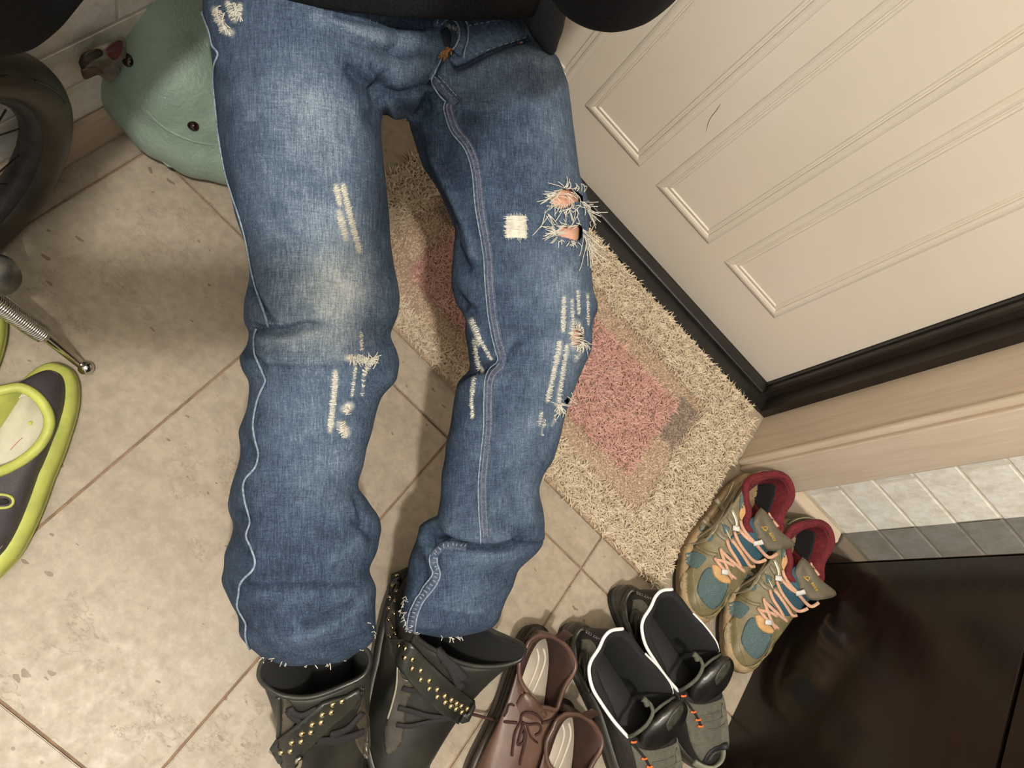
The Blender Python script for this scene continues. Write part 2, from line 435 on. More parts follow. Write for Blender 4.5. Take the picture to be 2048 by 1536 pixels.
# door leaf with four pressed panels
dr = struct(box('door_1', (-.405, .999, .004), (.5655, 1.045, 2.04), M_door, bw=.0015))
box('rubber_seal', (-.41, .9935, .0), (.572, 1.0, .0045), M_seal, dr); box('rubber_seal', (.566, .990, .0), (.5705, 1.0, 2.04), M_seal, dr)
def ring_mould(x0, x1, z0, z1, prof):
    # moulding swept round a rectangle on the door face; prof = (inset, depth)
    V = []; Fc = []; n = len(prof)
    for k, (a, d) in enumerate(prof):
        V += [(x0 + a, .999 - d, z0 + a), (x1 - a, .999 - d, z0 + a), (x1 - a, .999 - d, z1 - a), (x0 + a, .999 - d, z1 - a)]
    for k in range(n - 1):
        for j in range(4):
            q = (j + 1) % 4; Fc.append((k * 4 + j, k * 4 + q, (k + 1) * 4 + q, (k + 1) * 4 + j))
    Fc.append(tuple((n - 1) * 4 + j for j in range(4)))
    return V, Fc
prof = [(-.010, -.001), (-.0095, .0), (-.008, .0022), (-.004, .0042), (0, .0048), (.004, .0035), (.0055, .0008), (.007, .0006), (.0085, .0022), (.0115, .0026), (.0135, .0006), (.015, .0003)]
for k in range(5):
    x1 = .4352 - .1865 * k; x0 = x1 - .1305
    V, Fc = ring_mould(x0 + .004, x1 - .002, .138, 1.86, prof); mesh('door_panel', V, Fc, M_door, dr, smooth=False)
    if k == 3: break
# scratch
sc_ = [(1441, 208), (1432, 222), (1421, 235), (1415, 250), (1412, 263)]
bvd = bvh_of([dr]); stroke('scratch', bvd, sc_, 1.6, simple('scratch_mark', (120, 100, 78), .8), dr, lift=.0001, flat=.2, taper=True)

# wardrobe: dark gloss panels, standing against the wall
wr = empty('wardrobe', (1.12, .2, 0)); tag(wr, 'dark brown glossy wardrobe standing in the corner beside the row of shoes', 'wardrobe')
M_strip = simple('mirror_gloss_panel', (30, 26, 20), .04, .1, 20, 0, spec=1.0, IOR=2.2)
box('side_panel', (XW, .752, .0), (XW + .02, .824, 2.2), M_strip, wr, bw=.001)
box('carcass', (XW + .022, -1.0, .0), (1.45, .80, 2.2), M_ward, wr)
box('door', (XW, -.55, .0), (XW + .018, .749, .428), M_ward, wr, bw=.001)
box('door', (XW, -.55, .434), (XW + .018, .749, 2.2), M_ward, wr, bw=.001)
# ceiling lamp (out of view): shade ring above the light
M_lampw = simple('lamp_white', (230, 228, 220), .4, .02)
lmp = empty('ceiling_lamp', (LAMP[0], LAMP[1], WZ)); tag(lmp, 'small white spotlight fixed to the hallway ceiling', 'lamp')
_a = np.linspace(0, 2 * np.pi, 32, endpoint=False)
cir = lambda r, z: [(LAMP[0] + r * math.cos(a), LAMP[1] + r * math.sin(a), z) for a in _a]
V, Fc = loft([cir(.05, WZ), cir(.05, WZ - .02), cir(.012, WZ - .03), cir(.012, WZ - .09)], (1, 1)); mesh('base', V, Fc, M_lampw, lmp)
V, Fc = loft([cir(.03, WZ - .085), cir(.075, WZ - .095), cir(.085, WZ - .13)], (1, 0)); mesh('shade', V, Fc, M_lampw, lmp)

# ------------------------------------------------------------------ doormat
def blades(name, n, region, hgt, wid, lean, mat, parent, curl=.5, cols=None):
    xs = []; k = 0
    while k < n:
        p = rng.random((n, 2)) * [.83, .46] + [-.23, .475]; p = p[region(p)]; xs.append(p); k += len(p)
    P = np.concatenate(xs)[:n]; z0 = .006
    ang = rng.random(n) * 2 * np.pi + 2.0 * np.sin(P[:, 0] * 23) * np.cos(P[:, 1] * 31); h = hgt * (.6 + .7 * rng.random(n)); ln = lean * (.4 + rng.random(n))
    d = np.stack([np.cos(ang), np.sin(ang), np.zeros(n)], 1); sd = np.stack([-np.sin(ang), np.cos(ang), np.zeros(n)], 1)
    w2 = wid * (.7 + .6 * rng.random(n))
    segs = 3; V = np.zeros((n, segs * 2 + 1, 3)); b = np.c_[P, np.full(n, z0)]
    cv = (rng.random(n) - .5) * curl
    for s in range(segs):
        t = s / segs; c = b + d * (ln * t ** 1.3)[:, None] + sd * (cv * ln * t * t)[:, None]; c[:, 2] += h * (1 - (1 - t) ** 1.6)
        ww = (w2 * (1 - .3 * t))[:, None]; V[:, 2 * s] = c - sd * ww; V[:, 2 * s + 1] = c + sd * ww; V[:, 2 * s + 1, 2] += .0006
    V[:, -1] = b + d * ln[:, None] + sd * (cv * ln)[:, None]; V[:, -1, 2] = z0 + h * (.75 + .25 * rng.random(n))
    base = (np.arange(n) * (segs * 2 + 1))[:, None]; Fc = []
    for s in range(segs - 1): Fc.append(base + np.array([[2 * s, 2 * s + 1, 2 * s + 3, 2 * s + 2]]))
    q = np.concatenate(Fc); tr = base + np.array([[2 * segs - 2, 2 * segs - 1, 2 * segs]])
    me = bpy.data.meshes.new(name); NV = V.reshape(-1, 3); me.vertices.add(len(NV)); me.vertices.foreach_set('co', NV.ravel())
    li = np.concatenate([q.ravel(), tr.ravel()]); me.loops.add(len(li)); me.loops.foreach_set('vertex_index', li.astype(np.int32))
    ls = np.concatenate([np.arange(len(q)) * 4, len(q) * 4 + np.arange(len(tr)) * 3]); me.polygons.add(len(ls)); me.polygons.foreach_set('loop_start', ls.astype(np.int32))
    me.update(calc_edges=True); me.validate(); me.materials.append(mat); me.polygons.foreach_set('use_smooth', [True] * len(me.polygons))
    o = bpy.data.objects.new(name, me); COL.objects.link(o); o.parent = parent; o.matrix_parent_inverse = parent.matrix_world.inverted(); return stuff(o)
def pile_mat(name, a, b):
    m = NT(name, a, .9, 0, .15); co = m.coord(); m.color(m.ramp(m.noise(55, co, 4, .7), [(.3, a), (.7, b)])); return m.m
MX0, MX1, MY0, MY1 = -.215, .586, .492, .924
mat_ = empty('doormat', (.18, .7, 0)); tag(mat_, 'worn shaggy beige doormat with faded pink squares in front of the door', 'doormat')
_c = []
for cx, cy, a0 in ((MX1 - .03, MY1 - .03, 0), (MX0 + .03, MY1 - .03, 90), (MX0 + .03, MY0 + .03, 180), (MX1 - .03, MY0 + .03, 270)):
    _c += [(cx + .03 * math.cos(math.radians(a0 + t)), cy + .03 * math.sin(math.radians(a0 + t))) for t in (0, 22, 45, 67, 90)]
V, Fc = loft([[(x, y, .0003) for x, y in _c], [(x, y, .006) for x, y in _c]]); mesh('backing', V, Fc, simple('mat_backing', (168, 146, 124), .95, .1, 80, .5), mat_, False)
inb = lambda p: (p[:, 0] > MX0 + .004) & (p[:, 0] < MX1 - .004) & (p[:, 1] > MY0 + .004) & (p[:, 1] < MY1 - .004) & ~((p[:, 0] > MX1 - .022) & (p[:, 1] > MY1 - .022))
rect = lambda p, x0, x1, y0, y1: (p[:, 0] > x0) & (p[:, 0] < x1) & (p[:, 1] > y0) & (p[:, 1] < y1)
jit = lambda p: p + rng.normal(0, .0035, p.shape)
pinkf = lambda p: rect(jit(p), .212, .425, .607, .788) | rect(jit(p), -.075, .07, .575, .70)
greyf = lambda p: rect(jit(p), .428, .474, .715, .812) | rect(jit(p), -.125, -.075, .70, .78)
flatf = lambda p: (rect(jit(p), .13, .478, .56, .836) | rect(jit(p), -.14, .12, .53, .745)) 
blades('pink_pile', 9000, lambda p: inb(p) & pinkf(p), .0085, .0010, .011, pile_mat('pink_pile', (196, 150, 138), (218, 176, 164)), mat_)
blades('grey_pile', 1800, lambda p: inb(p) & greyf(p) & ~pinkf(p), .004, .0010, .005, pile_mat('grey_pile', (140, 124, 112), (168, 150, 136)), mat_)
blades('tan_pile', 16000, lambda p: inb(p) & flatf(p) & ~pinkf(p) & ~greyf(p), .0032, .0010, .0035, pile_mat('tan_pile', (196, 170, 146), (216, 192, 168)), mat_)
blades('cream_pile', 26000, lambda p: inb(p) & ~flatf(p) & ~pinkf(p) & ~greyf(p), .0085, .0010, .0125, pile_mat('cream_pile', (196, 178, 152), (228, 212, 188)), mat_)

# ------------------------------------------------------------------ footwear
GP = [(0, .70), (.12, .70), (.25, .66), (.42, .68), (.55, .82), (.70, 1.0), (.85, 1.0), (1, .95)]
def sole_xy(th, L, Wd, side=1, grow=0.0):
    s = .5 - .5 * math.cos(th); g = np.interp(s, [a for a, b in GP], [b for a, b in GP])
    x = L / 2 - (L / 2 + grow) * math.cos(th); si = math.sin(th)
    y = (Wd / 2 * g + grow) * math.copysign(abs(si) ** .78, si) + side * .010 * math.sin(math.pi * min(1, s * 1.1))
    return x, y
NS = 72
class Shoe:
    """shoe frame: heel and heading on the floor; rings run round from the heel"""
    def __init__(s, name, heel, toe, Wd, side=1):
        s.h = np.array(heel, float); t = np.array(toe, float); s.L = np.linalg.norm(t - s.h); s.d = (t - s.h) / s.L; s.p = np.array([-s.d[1], s.d[0]]); s.Wd = Wd; s.side = side
        s.root = empty(name, (float((heel[0] + toe[0]) / 2), float((heel[1] + toe[1]) / 2), 0))
    def w(s, x, y, z): q = s.h + s.d * x + s.p * y; return np.array([q[0], q[1], z])
    def loc(s, P): q = np.array(P[:2]) - s.h; return q @ s.d, q @ s.p, P[2]
    def ring(s, z, grow=0.0, zt=None, wav=0):
        out = []
        for i in range(NS):
            th = 2 * math.pi * i / NS; x, y = sole_xy(th, s.L, s.Wd, s.side, grow); f = x / s.L
            zz = z if zt is None else z + (zt - z) * min(1, max(0, f)) ** 1.0
            if wav: zz += wav * math.sin(i * 2.1)
            out.append(s.w(x, y, zz))
        return out
    def sole(s, name, spec, mat, spring=.006):
        # spec: list of (z, grow); toe spring lifts the front
        R_ = []
        for z, g in spec:
            r = s.ring(z, g)
            for q in r:
                f = s.loc(q)[0] / s.L; q[2] += spring * max(0, (f - .72) / .28) ** 2
            R_.append(r)
        V, Fc = loft(R_); return mesh(name, V, Fc, mat, s.root)
    def upper(s, collar, mats, z0=.024, toez=.055, inset=.003, bulge=1.0, levels=18, thick=.004, toeup=.006, mid=.6, lean=.14, name='upper', fullz=None):
        """collar: (u, v, z) points round the opening"""
        C = np.array([F(*c) for c in collar]); cc = np.array([s.loc(p) for p in C]); cen = cc[:, :2].mean(0)
        Cs = np.array(catmull([tuple(c) for c in cc] + [tuple(cc[0])], 240)); ang = np.arctan2(Cs[:, 1] - cen[1], -(Cs[:, 0] - cen[0]))
        base = []
        for i in range(NS):
            th = 2 * math.pi * i / NS; x, y = sole_xy(th, s.L, s.Wd, s.side, -inset); base.append((x, y))
        # match by cumulative share: heel (index 0) to front
        k0 = int(np.argmin(np.abs((ang + np.pi) % (2 * np.pi) - np.pi))); Cs = np.roll(Cs[:-1], -k0, axis=0)
        # direction: increasing th goes +y first
        q = Cs[len(Cs) // 4]
        if q[1] < Cs[-len(Cs) // 4][1]: Cs = np.roll(Cs[::-1], 1, axis=0)
        d = np.r_[0, np.cumsum(np.linalg.norm(np.diff(np.vstack([Cs, Cs[:1]]), axis=0), axis=1))]; fr = np.linspace(0, d[-1], NS, endpoint=False)
        CC = np.vstack([Cs, Cs[:1]]); Q = np.stack([np.interp(fr, d, CC[:, a]) for a in range(3)], 1)
        s.collar = np.array([s.w(*p) for p in Q])
        rings = []
        for k in range(levels + 1):
            t = k / levels; r = []
            for i in range(NS):
                x0, y0 = base[i]; x2, y2, z2 = Q[i]; f = max(0, min(1, x0 / s.L)); fr_ = max(0, (f - .35) / .65)
                za = z0 + toeup * fr_ ** 2
                g = (3 * fr_ ** 2 - 2 * fr_ ** 3)
                zc = (1 - g) * (z0 + (z2 - z0) * mid) + g * toez; ln = (1 - g) * .10 * bulge + g * lean
                x1 = x0 + (x2 - x0) * ln; y1 = y0 + (y2 - y0) * ln * 1.0
                a, b, c = (1 - t) ** 2, 2 * t * (1 - t), t * t
                r.append(s.w(a * x0 + b * x1 + c * x2, a * y0 + b * y1 + c * y2, a * za + b * zc + c * z2))
            rings.append(r)
        V, Fc = loft(rings, (0, 0)); o = mesh(name, V, [f[::-1] for f in Fc], mats[0], s.root)
        bm = bmesh.new(); bm.from_mesh(o.data); bmesh.ops.recalc_face_normals(bm, faces=bm.faces)
        top = max(bm.faces, key=lambda f: f.calc_center_median().x * s.d[0] + f.calc_center_median().y * s.d[1])
        if Vector((s.d[0], s.d[1], 0)).dot(top.normal) < 0: bmesh.ops.reverse_faces(bm, faces=bm.faces)
        bm.to_mesh(o.data); bm.free()
        for m in mats[1:]: o.data.materials.append(m)
        m = o.modifiers.new('s', 'SOLIDIFY'); m.thickness = thick; m.offset = -1
        if len(mats) > 1: m.material_offset = 1; m.material_offset_rim = 1
        bake(o); s.up = o; s.rings = rings; return o
    def insole(s, mat, z=.03, grow=-.012, name='insole'):
        V, Fc = loft([s.ring(z - .002, grow), s.ring(z, grow)]); return mesh(name, V, Fc, mat, s.root)
    def rim(s, name, r, mat, k0=0, k1=None, lift=.0):
        P = np.vstack([s.collar, s.collar[:2]]); g = tube(catmull([tuple(p) for p in P[:-1]], 110), r, 8, False); return mesh(name, g[0], g[1], mat, s.root)
def mirror_copy(root, off, label, name=None):
    c = root.copy(); COL.objects.link(c); c.location = Vector(root.location) + Vector(off); c['label'] = label
    for ch in list(root.children):
        k = ch.copy(); COL.objects.link(k); k.parent = c; k.matrix_parent_inverse = ch.matrix_parent_inverse.copy()
        for g in ch.children:
            q = g.copy(); COL.objects.link(q); q.parent = k; q.matrix_parent_inverse = g.matrix_parent_inverse.copy()
    return c

# --- trail running shoes: teal and olive with peach laces
A = lambda *P: [(1300 + x * .2995, 900 + y * .2995) for x, y in P]
M_olive = simple('olive_overlay', (120, 110, 80), .5, .12, 60, .25)
M_olive2 = simple('olive_toe_guard', (114, 104, 72), .42, .08, 60, .15)
M_teal = NT('teal_mesh', (76, 104, 108), .75, 0, .2); _c = M_teal.coord(); _f = M_teal.noise(700, _c, 1); M_teal.color(M_teal.ramp(_f, [(.35, (68, 88, 92)), (.65, (96, 114, 114))])).bump(_f, .5, .0006); M_teal = M_teal.m
M_tdeep = simple('deep_teal_lining', (44, 78, 92), .7, .1, 300, .3)
M_peach = simple('peach_lace', (208, 164, 138), .75, .08, 300, .4)
M_peachp = simple('peach_patch', (196, 154, 104), .55, .06, 100, .2)
M_red = simple('maroon_fleece', (98, 24, 32), .85, .25, 160, .5)
M_tongue = simple('taupe_tongue', (94, 86, 70), .6, .05, 300, .15)
M_gsil = simple('grey_overlay', (122, 112, 92), .4, .12, 60, .15)
M_silv = simple('silver_piping', (188, 184, 160), .35, .1, 60, .1, metal=.3)
M_white = simple('white_loop', (214, 210, 204), .4, .04, 60, .1)
M_gold = simple('yellow_print', (214, 170, 52), .5, .05, 60, .05)
M_midsole = simple('sand_midsole', (150, 128, 96), .6, .2, 40, .3)
M_outsole = simple('black_outsole', (28, 26, 22), .7, .25, 60, .4)
M_darkin = simple('dark_shoe_lining', (22, 22, 26), .85, .3, 200, .3)
S = Shoe('running_shoe', (.632, .79), (.648, .492), .113, side=-1)
tag(S.root, 'teal and olive running shoe with peach laces, nearer the doormat of its pair', 'shoe', None)
S.sole('outsole', [(.0005, -.006), (.002, 0), (.010, .003), (.012, .001)], M_outsole)
S.sole('midsole', [(.0115, .0), (.014, .006), (.020, .0035), (.024, .0065), (.032, .0035), (.034, -.004)], M_midsole)
colp = A((760,165),(870,165),(925,215),(945,290),(930,345),(890,405),(870,470),(868,540),(800,560),(700,560),(640,500),(655,420),(640,330),(640,240),(680,190))
zc = [.102,.104,.103,.098,.092,.088,.086,.086,.086,.086,.086,.085,.088,.094,.099]
S.upper([(p[0], p[1], z) for p, z in zip(colp, zc)], [M_olive, M_red], z0=.030, toez=.062, thick=.0075)
S.rim('collar_roll', .0065, M_red)
S.insole(M_darkin, .034, -.016)
bv = bvh_of([S.up])
patch('lining', bv, A((715,235),(780,222),(835,240),(832,310),(795,410),(745,400),(700,340),(690,290)), M_darkin, S.root, lift=.0012, step=5)
for nm, poly, mt in (
    ('toe_mesh', A((330,870),(360,805),(405,785),(420,840),(470,885),(520,890),(510,945),(480,1010),(440,1052),(405,1058),(350,1010),(315,940)), M_teal),
    ('side_mesh', A((240,690),(310,680),(375,720),(350,760),(310,792),(262,775),(235,740)), M_teal),
    ('side_mesh', A((330,510),(370,475),(400,508),(335,550)), M_teal), ('side_mesh', A((360,590),(420,562),(424,590),(400,612)), M_teal),
    ('side_mesh', A((480,490),(530,520),(500,560)), M_teal), ('side_mesh', A((600,300),(635,290),(640,340),(600,400)), M_teal),
    ('tongue_mesh', A((580,572),(620,560),(690,622),(742,684),(752,712),(700,742),(645,692),(600,640)), M_tdeep), ('tongue_mesh', A((520,632),(545,618),(600,682),(658,760),(648,776),(592,765),(548,700)), M_tdeep), ('tongue_mesh', A((490,692),(518,690),(560,742),(552,772),(512,732)), M_tdeep),
    ('toe_guard', A((300,770),(270,780),(215,840),(200,920),(225,1000),(290,1080),(350,1110),(335,1060),(310,990),(298,900)), M_olive2),
    ('toe_guard', A((350,1110),(430,1090),(480,1040),(500,1000),(520,960),(545,930),(530,1000),(470,1070),(400,1130)), M_olive2),
    ('lace_stay', A((410,770),(450,772),(500,830),(538,868),(528,892),(480,882),(430,840)), M_peachp),
    ('lace_stay', A((600,400),(620,350),(655,315),(665,390),(640,450),(615,480),(595,440)), M_peachp)):
    patch(nm, bv, poly, mt, S.root, lift=.0014, step=4)
for pts, wd, mt in (((( 225,660),(330,580),(440,500),(505,400),(575,290),(640,200),(720,150)), 9, M_gsil), (((250,640),(380,600),(430,520),(520,420),(560,330),(600,230)), 6, M_gsil),
    (((350,470),(420,520),(490,590),(525,600)), 9, M_gsil), (((440,330),(500,410),(560,500)), 10, M_gsil), (((300,640),(390,690),(450,700)), 7, M_olive), (((390,430),(470,560)), 6, M_gsil),
    (((230,650),(340,610),(420,560),(470,470),(540,330),(600,220)), 2.2, M_silv), (((330,500),(430,440),(520,300),(560,210)), 2.0, M_silv), (((545,400),(580,480),(575,520)), 7, M_silv), (((480,480),(540,600)), 2.2, M_silv),
    (((560,240),(640,200),(720,150),(800,140),(860,160)), 3, M_silv), (((500,300),(600,205),(700,135),(790,125)), 12, M_gsil)):
    stroke('side_stripe', bv, A(*pts), wd, mt, S.root, lift=.0012, flat=.35)
# tongue and gusset
tz = .094
tg = sheet('tongue', [(*A((740,383))[0], .100), (*A((792,432))[0], .108), (*A((860,530))[0], .112), (*A((962,615))[0], .116), (*A((950,650))[0], .113), (*A((865,668))[0], .106), (*A((790,668))[0], .096), (*A((725,600))[0], .093), (*A((688,505))[0], .092), (*A((705,430))[0], .096)], M_tongue, S.root, thick=.006, dome=.003)
gs = sheet('tongue_base', [(*A((738,386))[0], .097), (*A((700,440))[0], .092), (*A((640,480))[0], .086), (*A((560,560))[0], .078), (*A((500,620))[0], .070), (*A((470,670))[0], .064), (*A((480,760))[0], .058), (*A((560,840))[0], .056), (*A((640,800))[0], .060), (*A((730,730))[0], .070), (*A((790,675))[0], .086), (*A((850,672))[0], .098), (*A((740,560))[0], .092)], M_tdeep, S.root, thick=.005, dome=.003)
bl = bvh_of([S.up, gs, tg])
lp = mesh('lace', *merge([stroke('l', bl, A(*p), 7, M_peach, raw=True, lift=.0022, flat=.55) for p in (
    ((600,470),(615,520),(650,570),(690,610),(760,690),(800,722),(850,690)), ((585,525),(640,585),(705,625)), ((560,545),(590,620),(640,690),(690,742),(740,748),(775,730)),
    ((510,600),(530,660),(575,730),(605,785)), ((540,600),(580,650),(640,740),(665,780),(700,775)), ((468,655),(485,720),(515,800),(545,860)), ((470,670),(530,730),(600,790),(628,812)),
    ((428,720),(480,790),(568,858)), ((430,735),(500,745),(560,775)), ((790,430),(815,465),(850,515)))]), M_peach, S.root)
for p in (((685,620),(745,612)), ((728,742),(775,738)), ((470,810),(515,815)), ((545,520),(590,530))):
    stroke('lace_loop', bl, A(*p), 11, M_white, S.root, lift=.0040, flat=.35, step=3)
def text_on(name, txt, org, ex, ey, size, bvx, mat, parent, lift=.0008, shear=0, bold=0.0):
    cu = bpy.data.curves.new(name, 'FONT'); cu.body = txt; cu.size = 1.0; cu.shear = shear; cu.offset = bold; cu.extrude = 0; cu.resolution_u = 2
    t = bpy.data.objects.new(name, cu); COL.objects.link(t); dg = bpy.context.evaluated_depsgraph_get(); dg.update(); me = bpy.data.meshes.new_from_object(t.evaluated_get(dg)); bpy.data.objects.remove(t)
    V = np.array([tuple(v.co) for v in me.vertices]); Fc = [tuple(p.vertices) for p in me.polygons]
    P = np.array(org) + V[:, :1] * np.array(ex) * size + V[:, 1:2] * np.array(ey) * size
    L_, N_ = lay_pts(bvx, P, lift)
    if L_ is None: return
    o = mesh(name, L_, Fc, mat, parent, smooth=False); return fixn(solid_n(o, N_, .0004))
bt = bvh_of([tg])
text_on('lettering', 'asics', A((792,552))[0], (.52, .85), (.80, -.38), 11, bt, M_gold, tg, lift=.0006, shear=.2, bold=.015)
stroke('emblem', bt, A((752,518),(768,510),(784,516),(782,532),(768,536),(758,526),(752,518)), 1.5, M_gold, tg, lift=.0004, flat=.4, step=2)
stroke('emblem', bt, A((744,508),(758,530),(780,542)), 1.5, M_gold, tg, lift=.0004, flat=.4, step=2)
pl_ = [(870 * 0 + x, y) for x, y in ((930,560),(960,590),(975,598))]
mirror_copy(S.root, (.117, -.008, 0), 'teal and olive running shoe with peach laces, against the dark wardrobe')

# --- black and grey hiking shoes with a white collar piping
B = lambda *P: [(1180 + x * .2578, 1140 + y * .2578) for x, y in P]
M_hgrey = simple('grey_suede', (92, 90, 80), .85, .12, 120, .4)
M_hrub = simple('olive_black_rubber', (50, 48, 40), .38, .15, 30, .1)
M_hdark = simple('dark_mesh', (38, 34, 34), .6, .2, 200, .4)
M_hin = simple('black_lining', (26, 26, 28), .9, .12, 400, .4)
M_pip = simple('reflective_white_piping', (245, 245, 245), .3, .01, 40, 0, Emission_Strength=0.0)
M_orange = simple('orange_loop', (226, 118, 56), .5, .05, 60, .1)
M_ltoe = simple('pale_toe_rubber', (132, 132, 116), .5, .08, 60, .2)
M_glblk = simple('glossy_black_pad', (30, 29, 27), .33, .3, 50, .35)
M_hlace = simple('grey_lace', (84, 84, 74), .8, .15, 300, .3)
H = Shoe('hiking_shoe', (.517, .438), (.806, .335), .108, side=1)
tag(H.root, 'black and grey hiking shoe with white collar piping, next to the teal running shoe', 'shoe')
H.sole('outsole', [(.0005, -.004), (.002, .002), (.012, .004), (.014, .002)], M_outsole)
H.sole('midsole', [(.0135, .0), (.016, .005), (.026, .004), (.032, .001), (.033, -.006)], M_hrub)
hc = B((640,150),(560,160),(510,205),(470,290),(415,380),(402,460),(430,580),(500,700),(590,830),(690,945),(800,930),(930,800),(1000,640),(990,580),(950,510),(880,420),(800,335),(710,215))
hz = [.105,.106,.104,.100,.096,.093,.091,.089,.086,.084,.086,.088,.092,.094,.096,.098,.101,.104]
H.upper([(p[0], p[1], z) for p, z in zip(hc, hz)], [M_hdark, M_hin], z0=.030, toez=.066, thick=.011, lean=.2)
H.insole(simple('charcoal_insole', (44, 44, 46), .9, .1, 300, .3), .036, -.015)
bv = bvh_of([H.up])
for nm, poly, mt, lf in (('vamp', B((700,985),(800,1035),(900,1035),(1010,1000),(1030,960),(1060,1100),(1078,1290),(1070,1380),(970,1420),(900,1490),(830,1440),(770,1300),(740,1150)), M_hgrey, .0016),
    ('side_panel', B((330,230),(400,230),(455,290),(430,330),(400,400),(380,440),(345,420),(330,330)), M_hgrey, .0014), ('side_overlay', B((1020,1010),(1050,1120),(1075,1290),(1050,1300),(1010,1100)), M_hgrey, .003)):
    patch(nm, bv, poly, mt, H.root, lift=lf, step=5)
# heel rubber bands and toe rand, built round the shoe outline
def band(Sh, name, f0, f1, zlo, zhi, grow, mat, n=60, zfun=None, thick=.004):
    ths = np.linspace(f0, f1, n); R1 = []
    for th in ths:
        x, y = sole_xy(th % (2 * math.pi), Sh.L, Sh.Wd, Sh.side, grow); lo_, hi = (zlo, zhi) if zfun is None else zfun(th)
        x2, y2 = sole_xy(th % (2 * math.pi), Sh.L, Sh.Wd, Sh.side, grow - .35 * (hi - lo_)); 
        R1.append([Sh.w(x, y, lo_), Sh.w(x, y, (lo_ * 2 + hi) / 3), Sh.w((x + x2) / 2, (y + y2) / 2, (lo_ + 2 * hi) / 3), Sh.w(x2, y2, hi), Sh.w(x2 * .98 + Sh.L * .01, y2 * .9, hi - .002), Sh.w(x * .97 + Sh.L * .015, y * .9, lo_)])
    V, Fc = loft(R1, (1, 1)); o = mesh(name, V, Fc, mat, Sh.root); return fixn(o)
band(H, 'heel_band', -1.15, 1.15, .028, .052, .0045, M_hrub, zfun=lambda t: (.028, .054 - .016 * abs(t)))
band(H, 'toe_rand', math.pi - .62, math.pi + .62, .030, .048, .0035, M_ltoe, zfun=lambda t: (.030, .052 - .014 * abs(t - math.pi)))
stroke('heel_rib', bv, B((345,150),(290,220),(270,300),(280,400),(320,480),(400,620)), 13, M_hrub, H.root, lift=.004, flat=.7)
stroke('heel_rib', bv, B((240,170),(200,260),(210,380),(270,480),(360,600)), 13, M_hrub, H.root, lift=.004, flat=.7)
stroke('side_loop', bv, B((330,400),(345,330),(385,315),(395,360),(380,440),(370,520)), 9, M_hrub, H.root, lift=.003, flat=.6)
stroke('toe_line', bv, B((885,1480),(925,1400),(990,1375),(1072,1365)), 12, simple('navy_rand', (32, 30, 36), .6), H.root, lift=.003, flat=.5)
text_on('lettering', 'MAX GRIP', B((475,235))[0], (-.86, -.36), (.36, -.86), 8.0, bv, simple('grey_print', (128, 120, 112), .6), H.root, lift=.0012)
ht = sheet('tongue', [(*p, z) for p, z in zip(B((775,985),(790,900),(880,790),(980,700),(1065,668),(1112,715),(1112,790),(1050,920),(930,1015),(830,1035)), (.096,.104,.116,.124,.128,.126,.120,.108,.098,.094))], M_glblk, H.root, thick=.012, dome=.012)
patch('tongue_label', bvh_of([ht]), B((968,845),(1005,770),(1075,700),(1088,740),(1060,810),(985,890)), simple('worn_label', (58, 58, 50), .5, .3, 90, .3), ht, lift=.0008, step=4)
bp_ = bvh_of([H.up])
zint = lambda pts, zs: [np.append(p, z) for p, z in zip(pts, zs)]
def piping(Sh, pts, zs, r, mat, name='piping'):
    C = catmull([(p[0], p[1], z) for p, z in zip(pts, zs)], 70); g = tube([F(*c) for c in C], r, 8, True); return mesh(name, g[0], g[1], mat, Sh.root)
piping(H, B((640,150),(560,160),(510,205),(470,290),(415,380),(402,460),(430,580),(500,700),(590,830),(685,940)), [.107,.108,.106,.102,.098,.095,.093,.091,.088,.087], .0026, M_pip)
piping(H, B((800,335),(880,420),(950,510),(985,570),(1000,635)), [.1025,.100,.098,.096,.095], .0016, M_pip)
bl = bvh_of([H.up, ht])
def tube3(name, pts, r, mat, parent, n=40, flat=1.0):
    C = catmull(pts, n); g = tube([F(*c) for c in C], r, 8, True, flat); return mesh(name, g[0], g[1], mat, parent)
tube3('lace', [(*p, z) for p, z in zip(B((700,935),(760,900),(830,840),(872,760),(860,700),(815,655)), (.094,.112,.122,.128,.130,.130))], .0028, M_hlace, H.root)
tube3('lace', [(*p, z) for p, z in zip(B((870,760),(940,700),(1015,655)), (.128,.126,.112))], .0022, M_hlace, H.root)
tube3('lace_end', [(*p, z) for p, z in zip(B((800,650),(822,665),(835,700)), (.131,.132,.131))], .0042, M_hlace, H.root)
for c in ((715,962),(790,1086),(826,1146),(845,1196)):
    stroke('lace_eyelet', bv, B((c[0] - 20, c[1] + 4), (c[0], c[1] + 12), (c[0] + 20, c[1] + 2)), 4.5, M_orange, H.root, lift=.004, step=2)
stroke('lace_cord', bv, B((700,980),(750,1030),(790,1085),(830,1150),(850,1200)), 5, M_outsole, H.root, lift=.003)
for c in ((850,1130),(880,1180),(900,1235)): stroke('crease', bv, B((c[0], c[1]), (c[0] + 90, c[1] - 10), (c[0] + 150, c[1] - 45)), 4, M_hgrey, H.root, lift=.0022, flat=.6, taper=True)
H2 = mirror_copy(H.root, (-.038, -.102, 0), 'black and grey hiking shoe with white collar piping, beside the brown shoes')

